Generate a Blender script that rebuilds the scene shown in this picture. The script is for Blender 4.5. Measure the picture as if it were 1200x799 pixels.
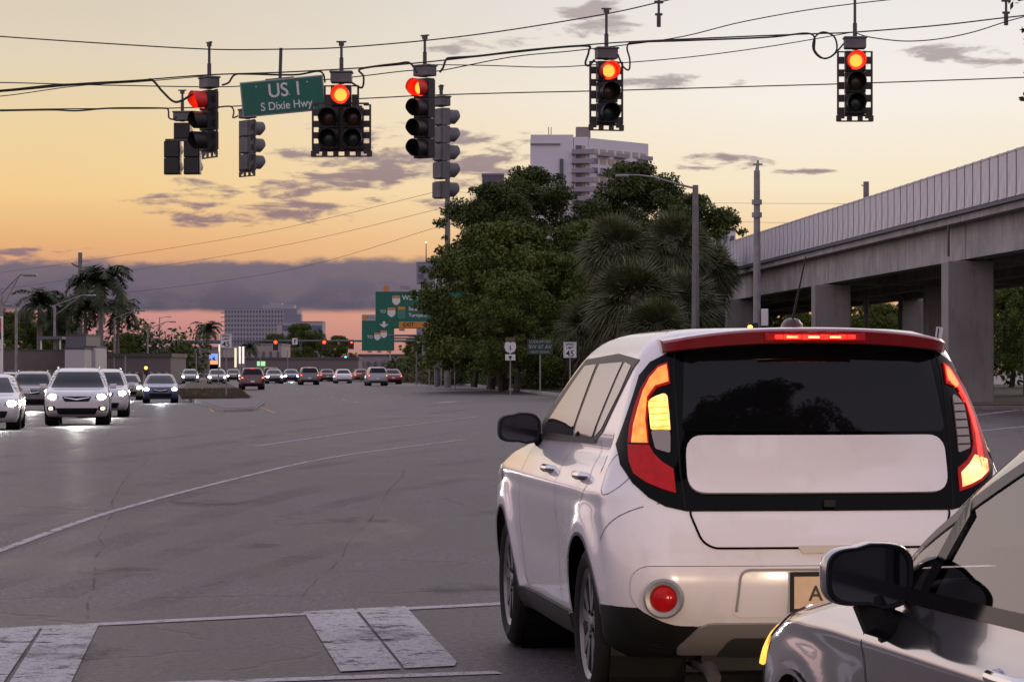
import bpy, bmesh, math, random
from mathutils import Vector, Matrix
from mathutils.bvhtree import BVHTree

random.seed(7)
R = math.radians
SC = bpy.context.scene
COL = SC.collection
for o in list(bpy.data.objects):
    bpy.data.objects.remove(o)

# ------------------------------------------------------------------ camera
FPX, CH, HY = 3333.0, 1.41, 433.0          # focal length in photo pixels, eye height, horizon row
cam_d = bpy.data.cameras.new('camera')
cam_d.sensor_width = 36.0
cam_d.lens = FPX / 1200 * 36.0
cam_d.shift_y = (HY - 399.5) / 1200.0
cam_d.clip_start = 0.1
cam_d.clip_end = 20000
cam = bpy.data.objects.new('camera', cam_d)
COL.objects.link(cam)
cam.location = (0, 0, CH)
cam.rotation_euler = (R(90), 0, 0)
SC.camera = cam
cam_d.dof.use_dof = False

# ------------------------------------------------------------------ world
SC.view_settings.view_transform = 'Standard'
SC.view_settings.look = 'None'
SC.view_settings.gamma = 1.0
SC.view_settings.exposure = 0.0
SC.view_settings.use_curve_mapping = False
SUN_EL, SUN_AZ = 7.0, 24.0                  # azimuth measured from +Y towards +X
W = bpy.data.worlds.new('World')
SC.world = W
W.use_nodes = True
nt = W.node_tree
nt.nodes.clear()
N = nt.nodes.new
L = nt.links.new


def s2l(c):
    return tuple((v / 255 / 12.92) if v / 255 <= .04045 else ((v / 255 + .055) / 1.055) ** 2.4 for v in c)


class NB:
    """small helper to write node maths"""
    def __init__(s, tree): s.t = tree
    def m(s, op, a, b=None, c=None, clamp=False):
        n = s.t.nodes.new('ShaderNodeMath'); n.operation = op; n.use_clamp = clamp
        for i, v in enumerate((a, b, c)):
            if v is None: continue
            if isinstance(v, (int, float)): n.inputs[i].default_value = v
            else: s.t.links.new(v, n.inputs[i])
        return n.outputs[0]
    def mix(s, f, a, b, mode='MIX'):
        n = s.t.nodes.new('ShaderNodeMix'); n.data_type = 'RGBA'; n.blend_type = mode
        for i, v in ((0, f), (6, a), (7, b)):
            if isinstance(v, (int, float)): n.inputs[i].default_value = v
            elif isinstance(v, tuple): n.inputs[i].default_value = (*v[:3], 1)
            else: s.t.links.new(v, n.inputs[i])
        return n.outputs[2]
    def ramp(s, f, stops, interp='LINEAR'):
        n = s.t.nodes.new('ShaderNodeValToRGB'); n.color_ramp.interpolation = interp
        e = n.color_ramp.elements
        while len(e) < len(stops): e.new(0.5)
        for i, (p, c) in enumerate(stops):
            e[i].position = p; e[i].color = (*c[:3], 1)
        s.t.links.new(f, n.inputs[0])
        return n.outputs[0]
    def smooth(s, v, a, b):
        n = s.t.nodes.new('ShaderNodeMapRange'); n.interpolation_type = 'SMOOTHSTEP'
        s.t.links.new(v, n.inputs[0]); n.inputs[1].default_value = a; n.inputs[2].default_value = b
        return n.outputs[0]
    def lin(s, v, a, b):
        n = s.t.nodes.new('ShaderNodeMapRange'); n.clamp = True
        s.t.links.new(v, n.inputs[0]); n.inputs[1].default_value = a; n.inputs[2].default_value = b
        return n.outputs[0]
    def noise(s, vec, scale, det=4, rough=.55, dist=0):
        n = s.t.nodes.new('ShaderNodeTexNoise'); s.t.links.new(vec, n.inputs['Vector'])
        n.inputs['Scale'].default_value = scale; n.inputs['Detail'].default_value = det
        n.inputs['Roughness'].default_value = rough; n.inputs['Distortion'].default_value = dist
        return n.outputs[0]
    def comb(s, x, y, z):
        n = s.t.nodes.new('ShaderNodeCombineXYZ')
        for i, v in enumerate((x, y, z)):
            if isinstance(v, (int, float)): n.inputs[i].default_value = v
            else: s.t.links.new(v, n.inputs[i])
        return n.outputs[0]


b = NB(nt)
tc = N('ShaderNodeTexCoord')
sep = N('ShaderNodeSeparateXYZ'); L(tc.outputs['Generated'], sep.inputs[0])
dx, dy, dz = sep.outputs
el = b.m('ARCTAN2', dz, b.m('SQRT', b.m('ADD', b.m('MULTIPLY', dx, dx), b.m('MULTIPLY', dy, dy))))   # elevation (rad)
az = b.m('ARCTAN2', dx, dy)                                                                        # azimuth from +Y
E_ = lambda y: math.atan((HY - y) / FPX)
top = 0.16
left = b.ramp(b.m('DIVIDE', el, top), [(0, s2l((146, 108, 116))), (E_(408) / top, s2l((176, 124, 130))), (E_(375) / top, s2l((204, 142, 140))),
    (E_(330) / top, s2l((212, 152, 124))), (E_(285) / top, s2l((232, 178, 124))), (E_(225) / top, s2l((244, 206, 146))),
    (E_(150) / top, s2l((238, 211, 162))), (E_(70) / top, s2l((226, 211, 186))), (1, s2l((208, 198, 186)))])
right = b.ramp(b.m('DIVIDE', el, top), [(0, s2l((200, 140, 110))), (E_(375) / top, s2l((228, 168, 120))), (E_(300) / top, s2l((246, 205, 150))),
    (E_(220) / top, s2l((248, 231, 200))), (E_(120) / top, s2l((248, 240, 230))), (E_(0) / top, s2l((236, 232, 230))), (1, s2l((228, 226, 226)))])
base = b.mix(b.smooth(az, -0.17, 0.12), left, right)
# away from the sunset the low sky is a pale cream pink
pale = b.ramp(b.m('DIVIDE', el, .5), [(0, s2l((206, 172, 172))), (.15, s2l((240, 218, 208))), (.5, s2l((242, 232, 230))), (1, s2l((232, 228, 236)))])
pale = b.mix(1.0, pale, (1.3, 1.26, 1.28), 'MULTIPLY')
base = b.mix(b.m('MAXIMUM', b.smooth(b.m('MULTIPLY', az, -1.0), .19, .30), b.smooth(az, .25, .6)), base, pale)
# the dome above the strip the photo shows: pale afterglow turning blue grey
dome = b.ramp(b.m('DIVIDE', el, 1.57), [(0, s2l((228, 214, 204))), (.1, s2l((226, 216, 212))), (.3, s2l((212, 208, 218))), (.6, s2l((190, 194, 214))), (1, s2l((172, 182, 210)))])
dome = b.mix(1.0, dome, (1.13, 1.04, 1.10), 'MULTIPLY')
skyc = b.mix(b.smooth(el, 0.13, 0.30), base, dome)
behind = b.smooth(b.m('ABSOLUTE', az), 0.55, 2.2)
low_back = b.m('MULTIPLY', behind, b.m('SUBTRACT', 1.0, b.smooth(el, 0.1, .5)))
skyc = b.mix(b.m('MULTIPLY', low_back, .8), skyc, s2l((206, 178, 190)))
# clouds
u = b.m('MULTIPLY', az, FPX)       # roughly photo pixels
v = b.m('MULTIPLY', el, FPX)
cv = b.comb(b.m('MULTIPLY', u, 1 / 70.), b.m('MULTIPLY', v, 1 / 17.), 3.3)
n1 = b.noise(cv, 1.0, 6, .58, .25)
cv2 = b.comb(b.m('MULTIPLY', u, 1 / 60.), b.m('MULTIPLY', v, 1 / 30.), 9.1)
n2 = b.noise(cv2, 1.0, 5, .6)


def blob(cx, cy, rx, ry):
    a = b.m('DIVIDE', b.m('SUBTRACT', u, cx - 600.), rx)
    c = b.m('DIVIDE', b.m('SUBTRACT', v, HY - cy), ry)
    r2 = b.m('ADD', b.m('MULTIPLY', a, a), b.m('MULTIPLY', c, c))
    return b.m('MULTIPLY', b.m('SUBTRACT', 1.0, r2, clamp=True), 1.0)


mask = None
for bl in ((470, 200, 250, 75), (300, 238, 170, 38), (60, 305, 130, 18), (525, 172, 120, 32), (690, 20, 80, 30), (575, 56, 90, 14), (790, 98, 95, 13),
           (1120, 70, 120, 20), (850, 192, 90, 14), (935, 202, 50, 6), (560, 238, 170, 30)):
    m_ = blob(*bl)
    mask = m_ if mask is None else b.m('MAXIMUM', mask, m_)
thin = b.smooth(b.m('ADD', n1, b.m('MULTIPLY', mask, .24)), 0.64, 0.80)
thin = b.m('MULTIPLY', thin, b.smooth(mask, 0.0, .25))
ccol = b.mix(b.smooth(el, .05, .12), s2l((136, 112, 124)), s2l((172, 160, 158)))
skyc = b.mix(b.m('MULTIPLY', thin, .88), skyc, ccol)
# the long bank over the horizon
edge = b.m('MULTIPLY', b.m('SUBTRACT', n2, .5), 26.)
edge2 = b.m('MULTIPLY', b.m('SUBTRACT', n1, .5), 8.)
topv = b.m('ADD', b.m('ADD', HY - 304., edge), b.m('MULTIPLY', b.m('SUBTRACT', u, -300.), .012))
bank = b.m('MULTIPLY', b.smooth(b.m('SUBTRACT', topv, v), -3.0, 8.0), b.smooth(b.m('ADD', b.m('SUBTRACT', v, HY - 367.), edge2), -2., 6.))
bank = b.m('MULTIPLY', bank, b.m('SUBTRACT', 1.0, b.smooth(u, 60., 420.)))
bcol = b.mix(b.smooth(v, HY - 367, HY - 300), s2l((84, 82, 100)), s2l((112, 104, 120)))
bcol = b.mix(b.m('MULTIPLY', b.smooth(n2, .4, .65), .35), bcol, s2l((126, 112, 120)))
skyc = b.mix(b.m('MULTIPLY', bank, .96), skyc, bcol)
sky = N('ShaderNodeTexSky'); sky.sky_type = 'NISHITA'; sky.sun_disc = False
sky.sun_elevation = R(SUN_EL); sky.sun_rotation = R(SUN_AZ); sky.air_density = 1.2; sky.dust_density = 2.0
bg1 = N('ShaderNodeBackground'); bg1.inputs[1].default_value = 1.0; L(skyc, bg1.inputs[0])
bg2 = N('ShaderNodeBackground'); bg2.inputs[1].default_value = 0.05
nis = b.mix(b.smooth(el, .14, .5), (0, 0, 0), sky.outputs[0]); L(nis, bg2.inputs[0])
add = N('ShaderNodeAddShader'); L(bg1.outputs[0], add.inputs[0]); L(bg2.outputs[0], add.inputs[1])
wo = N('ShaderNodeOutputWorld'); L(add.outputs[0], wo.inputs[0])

# ------------------------------------------------------------------ sun (already low behind thin cloud: weak and very soft)
sd = bpy.data.lights.new('sun', 'SUN'); sd.energy = 0.5; sd.angle = R(20); sd.color = (1.0, .80, .62)
so = bpy.data.objects.new('sun', sd); COL.objects.link(so)
sdir = Vector((math.sin(R(SUN_AZ)) * math.cos(R(SUN_EL)), math.cos(R(SUN_AZ)) * math.cos(R(SUN_EL)), math.sin(R(SUN_EL))))
so.rotation_euler = sdir.to_track_quat('Z', 'Y').to_euler()
SC.cycles.use_denoising = True
SC.cycles.max_bounces = 6
SC.cycles.transparent_max_bounces = 16
SC.cycles.sample_clamp_indirect = 4.0
SC.cycles.caustics_reflective = False
SC.cycles.caustics_refractive = False


# ------------------------------------------------------------------ materials
MATS = {}


def mat(name, col, rough=.6, metal=0., ior=None, coat=0., emit=None, es=0., var=0., vscale=6., bump=0., bscale=40., spec=.5, alpha=None, trans=0., facet=0., streak=0.):
    if name in MATS: return MATS[name]
    m = bpy.data.materials.new(name); m.use_nodes = True
    t = m.node_tree; p = t.nodes['Principled BSDF']; nb = NB(t)
    c = col
    p.inputs['Base Color'].default_value = (*c, 1)
    p.inputs['Roughness'].default_value = rough
    p.inputs['Metallic'].default_value = metal
    p.inputs['Specular IOR Level'].default_value = spec
    if ior: p.inputs['IOR'].default_value = ior
    if coat: p.inputs['Coat Weight'].default_value = coat; p.inputs['Coat Roughness'].default_value = .04
    if emit:
        p.inputs['Emission Color'].default_value = (*emit, 1); p.inputs['Emission Strength'].default_value = es
        if facet:
            tcf = t.nodes.new('ShaderNodeTexCoord'); vf = t.nodes.new('ShaderNodeTexVoronoi'); vf.inputs['Scale'].default_value = facet; t.links.new(tcf.outputs['Object'], vf.inputs['Vector'])
            t.links.new(nb.m('MULTIPLY', nb.m('SUBTRACT', 1.35, vf.outputs[0]), es), p.inputs['Emission Strength'])
    if trans: p.inputs['Transmission Weight'].default_value = trans
    if alpha is not None: p.inputs['Alpha'].default_value = alpha
    if var or bump:
        tcn = t.nodes.new('ShaderNodeTexCoord')
        if var:
            n = nb.noise(tcn.outputs['Object'], vscale, 5, .6)
            lo = tuple(x * (1 - var) for x in c); hi = tuple(min(1, x * (1 + var)) for x in c)
            L2 = nb.ramp(n, [(.3, lo), (.7, hi)]); t.links.new(L2, p.inputs['Base Color'])
            if streak:
                mp_ = t.nodes.new('ShaderNodeMapping'); mp_.inputs['Scale'].default_value = (1, 1, .12); t.links.new(tcn.outputs['Object'], mp_.inputs[0])
                sn = nb.smooth(nb.noise(mp_.outputs[0], 2.6, 5, .7, .3), .50, .70); t.links.new(nb.mix(nb.m('MULTIPLY', sn, streak), L2, tuple(x * .42 for x in c)), p.inputs['Base Color'])
            rr = nb.m('ADD', nb.m('MULTIPLY', n, .25), rough - .12); t.links.new(rr, p.inputs['Roughness'])
        if bump:
            n = nb.noise(tcn.outputs['Object'], bscale, 4, .6)
            bn = t.nodes.new('ShaderNodeBump'); bn.inputs['Strength'].default_value = bump; bn.inputs['Distance'].default_value = .02
            t.links.new(n, bn.inputs['Height']); t.links.new(bn.outputs[0], p.inputs['Normal'])
    MATS[name] = m
    return m


def asphalt():
    m = bpy.data.materials.new('asphalt'); m.use_nodes = True
    t = m.node_tree; p = t.nodes['Principled BSDF']; nb = NB(t)
    tcn = t.nodes.new('ShaderNodeTexCoord'); P_ = tcn.outputs['Object']
    big = nb.noise(P_, .22, 5, .6, .4)
    mp = t.nodes.new('ShaderNodeMapping'); mp.inputs['Scale'].default_value = (1, .25, 1); mp.inputs['Rotation'].default_value = (0, 0, R(-7)); t.links.new(P_, mp.inputs[0])
    streak = nb.noise(mp.outputs[0], 1.3, 6, .7, .6)
    fine = nb.noise(P_, 22., 4, .95)
    grit = nb.noise(P_, 260., 1, .5)
    v1 = nb.m('ADD', nb.m('MULTIPLY', big, .5), nb.m('MULTIPLY', streak, .5))
    c = nb.ramp(v1, [(.42, (.020, .015, .017)), (.5, (.046, .036, .040)), (.58, (.088, .070, .077))])
    c = nb.mix(.75, c, nb.ramp(fine, [(.43, (.25, .24, .24)), (.5, (.95, .95, .95)), (.57, (2.3, 2.2, 2.15))]), 'MULTIPLY')
    c = nb.mix(nb.smooth(grit, .66, .70), c, (.22, .21, .2))
    # cracks
    vo = t.nodes.new('ShaderNodeTexVoronoi'); vo.feature = 'DISTANCE_TO_EDGE'; vo.inputs['Scale'].default_value = .32
    dn = t.nodes.new('ShaderNodeTexNoise'); dn.inputs['Scale'].default_value = 1.6; dn.inputs['Detail'].default_value = 6; t.links.new(P_, dn.inputs['Vector'])
    vm = t.nodes.new('ShaderNodeVectorMath'); vm.operation = 'MULTIPLY_ADD'; t.links.new(dn.outputs[1], vm.inputs[0]); vm.inputs[1].default_value = (.9, .9, 0); t.links.new(P_, vm.inputs[2])
    t.links.new(vm.outputs[0], vo.inputs['Vector'])
    crack = nb.m('MULTIPLY', nb.m('SUBTRACT', 1.0, nb.smooth(vo.outputs[0], .003, .012)), nb.smooth(nb.noise(P_, .35, 3), .46, .58))
    c = nb.mix(nb.m('MULTIPLY', crack, .8), c, (.02, .018, .018))
    # oil spots and darker tyre paths
    oil = nb.smooth(nb.noise(P_, .8, 3, .5), .66, .74)
    c = nb.mix(nb.m('MULTIPLY', oil, .35), c, (.03, .028, .03))
    t.links.new(c, p.inputs['Base Color'])
    t.links.new(nb.m('ADD', nb.m('MULTIPLY', v1, .6), .18), p.inputs['Roughness']); p.inputs['Specular IOR Level'].default_value = .22
    bn = t.nodes.new('ShaderNodeBump'); bn.inputs['Strength'].default_value = .8; bn.inputs['Distance'].default_value = .02
    t.links.new(nb.m('ADD', fine, nb.m('MULTIPLY', crack, -1.5)), bn.inputs['Height']); t.links.new(bn.outputs[0], p.inputs['Normal'])
    return m


def paintmark(name, col, wear=.5):
    m = bpy.data.materials.new(name); m.use_nodes = True
    t = m.node_tree; p = t.nodes['Principled BSDF']; nb = NB(t)
    tcn = t.nodes.new('ShaderNodeTexCoord'); P_ = tcn.outputs['Object']
    fine = nb.noise(P_, 60., 3, .7); mid = nb.noise(P_, 3.5, 5, .7)
    c = nb.mix(nb.smooth(fine, .35, .75), tuple(x * .8 for x in col), col)
    vo = t.nodes.new('ShaderNodeTexVoronoi'); vo.feature = 'DISTANCE_TO_EDGE'; vo.inputs['Scale'].default_value = 4.2
    dn = t.nodes.new('ShaderNodeTexNoise'); dn.inputs['Scale'].default_value = 5; dn.inputs['Detail'].default_value = 6; t.links.new(P_, dn.inputs['Vector'])
    vm = t.nodes.new('ShaderNodeVectorMath'); vm.operation = 'MULTIPLY_ADD'; t.links.new(dn.outputs[1], vm.inputs[0]); vm.inputs[1].default_value = (.35, .35, 0); t.links.new(P_, vm.inputs[2])
    t.links.new(vm.outputs[0], vo.inputs['Vector'])
    crack = nb.m('SUBTRACT', 1.0, nb.smooth(vo.outputs[0], .004, .016))
    crack = nb.m('MULTIPLY', crack, nb.smooth(mid, .42, .6))
    worn = nb.smooth(nb.m('ADD', mid, nb.m('MULTIPLY', fine, .35)), .9 - wear * .22, 1.0 - wear * .22)
    grain = nb.smooth(nb.noise(P_, 25., 4, .9), .53, .60)
    f = nb.m('MAXIMUM', crack, nb.m('MAXIMUM', nb.m('MULTIPLY', worn, .9), nb.m('MULTIPLY', grain, .30 + wear * .3)))
    big = nb.smooth(nb.noise(P_, .9, 4, .6), .35, .7)
    c = nb.mix(nb.m('MULTIPLY', big, .45), c, tuple(x * .55 for x in col))
    t.links.new(nb.m('SUBTRACT', 1.0, f), p.inputs['Alpha'])
    t.links.new(c, p.inputs['Base Color']); p.inputs['Roughness'].default_value = .7; p.inputs['Specular IOR Level'].default_value = .25
    return m


def carpaint(name, col, rough=.28, metal=0., dirt=.12, spec=.5):
    if name in MATS: return MATS[name]
    m = bpy.data.materials.new(name); m.use_nodes = True
    t = m.node_tree; p = t.nodes['Principled BSDF']; nb = NB(t)
    tcn = t.nodes.new('ShaderNodeTexCoord'); P_ = tcn.outputs['Object']
    n = nb.noise(P_, 5., 6, .65)
    sp = t.nodes.new('ShaderNodeSeparateXYZ'); t.links.new(P_, sp.inputs[0])
    low = nb.m('SUBTRACT', 1.0, nb.lin(sp.outputs[2], .25, .8))
    f = nb.m('MULTIPLY', nb.m('ADD', nb.smooth(n, .5, .75), nb.m('MULTIPLY', low, .8)), dirt, clamp=True)
    c = nb.mix(f, col, (.30, .25, .22))
    t.links.new(c, p.inputs['Base Color'])
    t.links.new(nb.m('ADD', nb.m('MULTIPLY', f, .5), rough), p.inputs['Roughness'])
    p.inputs['Metallic'].default_value = metal
    p.inputs['Coat Weight'].default_value = .8; p.inputs['Coat Roughness'].default_value = .03
    p.inputs['Specular IOR Level'].default_value = spec
    MATS[name] = m
    return m


def glassmix(name, tint, refl_ior=1.5, op=.5, col=(.02, .02, .025)):
    """thin pane: clear glossy sheet over a tint"""
    m = bpy.data.materials.new(name); m.use_nodes = True
    t = m.node_tree; t.nodes.remove(t.nodes['Principled BSDF']); out = t.nodes['Material Output']
    tr = t.nodes.new('ShaderNodeBsdfTransparent'); tr.inputs[0].default_value = (*tint, 1)
    gl = t.nodes.new('ShaderNodeBsdfGlossy'); gl.inputs['Roughness'].default_value = .02
    fr = t.nodes.new('ShaderNodeFresnel'); fr.inputs[0].default_value = refl_ior
    mx = t.nodes.new('ShaderNodeMixShader'); t.links.new(fr.outputs[0], mx.inputs[0]); t.links.new(tr.outputs[0], mx.inputs[1]); t.links.new(gl.outputs[0], mx.inputs[2])
    t.links.new(mx.outputs[0], out.inputs[0])
    MATS[name] = m
    return m


def foliage(name, a, c2, sc=.5):
    if name in MATS: return MATS[name]
    m = bpy.data.materials.new(name); m.use_nodes = True
    t = m.node_tree; p = t.nodes['Principled BSDF']; nb = NB(t)
    tcn = t.nodes.new('ShaderNodeTexCoord')
    n = nb.noise(tcn.outputs['Object'], sc, 4, .7); n2_ = nb.noise(tcn.outputs['Object'], 9., 2, .5)
    f = nb.m('ADD', nb.m('MULTIPLY', n, .65), nb.m('MULTIPLY', n2_, .35))
    t.links.new(nb.ramp(f, [(.36, a), (.62, c2)]), p.inputs['Base Color'])
    p.inputs['Roughness'].default_value = .6
    p.inputs['Specular IOR Level'].default_value = .25
    MATS[name] = m
    return m


ASPH = asphalt()
WHITEMARK = paintmark('white_road_paint', (.48, .45, .455), .8)
STREAKMARK = paintmark('light_streak_paint', (.5, .48, .48), .9)  # pale colour of the light streaks laid on the road
YELLOWMARK = paintmark('yellow_road_paint', (.5, .33, .08), .6)
M = dict(
    tyre=mat('tyre_rubber', (.010, .009, .009), .8, spec=.25, bump=.3, bscale=60),
    blackgloss=mat('black_gloss_trim', (.002, .002, .002), .08, ior=1.2),
    blackpl=mat('black_plastic', (.008, .008, .008), .6, var=.2, spec=.3),
    darkgrey=mat('dark_grey_plastic', (.045, .043, .046), .45),
    silverpl=mat('silver_plastic', (.28, .26, .26), .35, metal=.3),
    chrome=mat('chrome', (.75, .74, .74), .12, metal=1.),
    alloy=mat('machined_alloy', (.17, .165, .17), .32, metal=.8),
    alloydark=mat('dark_alloy', (.03, .03, .032), .35, metal=.3),
    sideglass=mat('reflective_side_glass', (.02, .02, .022), .02, ior=3.8),
    darkglass=mat('dark_tinted_glass', (.004, .004, .005), .03, ior=1.33),
    redlens=mat('red_lens', (.32, .004, .006), .15, spec=.25, emit=(1, .01, .012), es=.10, facet=30.),  # added glow brightens the red lens, unlit lamps and reflectors too
    redlit=mat('lit_red_lens', (.6, .01, .01), .2, emit=(1, .03, .018), es=1.8, facet=28.),
    redhot=mat('lit_brake_bulb', (.9, .3, .1), .2, emit=(1, .42, .16), es=3.0, facet=22.),
    amberlit=mat('lit_amber_lens', (.8, .3, .05), .2, emit=(1, .22, .035), es=1.25, facet=26.),
    amberhot=mat('lit_turn_signal', (.9, .5, .1), .2, emit=(1, .40, .085), es=2.9, facet=24.),
    amberlens=mat('amber_lens', (.55, .16, .02), .15, coat=.4),
    clearlens=mat('clear_lamp_lens', (.25, .2, .18), .12, metal=.5, coat=.5),
    headlit=mat('lit_headlight', (1, 1, 1), .2, emit=(1, .96, .88), es=28.),
    headblue=mat('lit_xenon_headlight', (1, 1, 1), .2, emit=(.66, .76, 1), es=30.),
    foglit=mat('lit_fog_lamp', (1, .8, .5), .2, emit=(1, .66, .34), es=5.),
    siglit=mat('lit_red_signal', (1, .2, .05), .3, emit=(1, .03, .012), es=1.9),
    sighot=mat('lit_red_signal_core', (1, .4, .1), .3, emit=(1, .24, .03), es=2.7),
    visorlit=mat('visor_painted_lit_red', (.35, .02, .02), .5),  # visor colour with the red lamp light painted in
    sigred=mat('unlit_red_signal', (.06, .012, .01), .25), sigamb=mat('unlit_amber_signal', (.05, .022, .008), .25), siggrn=mat('unlit_green_signal', (.015, .03, .02), .25),
    greenlit=mat('lit_green_signal', (.1, .8, .6), .3, emit=(.10, 1, .75), es=7.),
    sigblack=mat('signal_housing_black', (.016, .014, .015), .5, var=.3),
    siggrey=mat('weathered_grey_signal', (.13, .125, .13), .6, var=.3, vscale=3),
    louver=mat('backplate_metal', (.05, .035, .03), .5, var=.3),
    galv=mat('galvanized_steel', (.26, .25, .25), .5, metal=.4, var=.25, vscale=3),
    darksteel=mat('dark_weathered_steel', (.09, .08, .08), .6, metal=.3, var=.3),
    wire=mat('wire_rubber', (.03, .026, .026), .6),
    concrete=mat('weathered_concrete', (.36, .335, .33), .85, var=.3, vscale=.6, bump=.2, bscale=5, streak=.65),
    column=mat('column_concrete', (.28, .26, .25), .85, var=.2, vscale=.5, streak=.6),
    poleconc=mat('pole_concrete', (.19, .17, .16), .85, var=.25, vscale=2, streak=.3),
    panel=mat('ribbed_panel_metal', (.60, .57, .625), .5, metal=.2, var=.18, vscale=1.2, streak=.35),
    paneljoint=mat('panel_joint_metal', (.07, .075, .11), .6),
    signgreen=mat('sign_green_sheeting', (.004, .13, .085), .4, var=.12, vscale=3),
    signdark=mat('sign_green_shaded_sheeting', (.012, .045, .03), .5),  # darker copy of the sign green, shade put into its colour
    signwhite=mat('sign_white', (.72, .70, .70), .5), signback=mat('sign_aluminium', (.35, .34, .35), .5, metal=.3),
    signblack=mat('sign_black', (.01, .01, .01), .5), signorange=mat('sign_orange', (.62, .24, .04), .5),
    bark=mat('bark', (.06, .045, .035), .9, var=.4, vscale=4, bump=.5, bscale=12),
    palmbark=mat('palm_trunk', (.17, .145, .13), .85, var=.3, vscale=3),
    thatch=mat('dead_palm_leaves', (.19, .13, .10), .9, var=.35, vscale=4),
    stucco=mat('white_stucco', (.66, .63, .68), .85, var=.06, vscale=.05),
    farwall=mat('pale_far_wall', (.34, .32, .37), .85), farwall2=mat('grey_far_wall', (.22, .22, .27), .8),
    farglass=mat('far_window_glass', (.10, .10, .14), .25), warmwin=mat('warm_window', (.4, .32, .24), .4),
    lowwall=mat('low_building_wall', (.24, .21, .21), .85, var=.2, vscale=.3), lowroof=mat('low_building_roof', (.09, .075, .08), .8, var=.2, vscale=.4),
    kerb=mat('kerb_concrete', (.30, .275, .27), .85, var=.25, vscale=1.5),
    grass=mat('dry_grass', (.085, .07, .04), .95, var=.4, vscale=1.2, bump=.6, bscale=20),
    earth=mat('earth', (.05, .042, .036), .95, var=.3, vscale=.3),
)
M['leafA'] = foliage('leaf_olive', (.030, .050, .008), (.125, .155, .024))
M['leafB'] = foliage('leaf_dark', (.022, .036, .009), (.088, .115, .024))
M['leafP'] = foliage('leaf_fan_palm', (.040, .052, .022), (.175, .185, .085), 1.6)
M['leafR'] = foliage('leaf_royal_palm', (.022, .032, .016), (.062, .078, .035), .8)


# ------------------------------------------------------------------ mesh helpers
def P(px, py, d):
    """a photo pixel at depth d (metres from the camera) as a point of the place"""
    return Vector(((px - 600) / FPX * d, d, CH + (HY - py) / FPX * d))


def ground_z(x, y):
    f = max(0., min(1., (y - 45) / 35)) * (1 - max(0., min(1., (y - 150) / 90)))
    return -.016 * max(0., min(30., -x - 1)) * f


def G(px, d):
    x = (px - 600) / FPX * d
    return Vector((x, d, ground_z(x, d)))


def GP(px, py, z=0.):
    d = CH * FPX / (py - HY)
    return Vector(((px - 600) / FPX * d, d, z))


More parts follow.
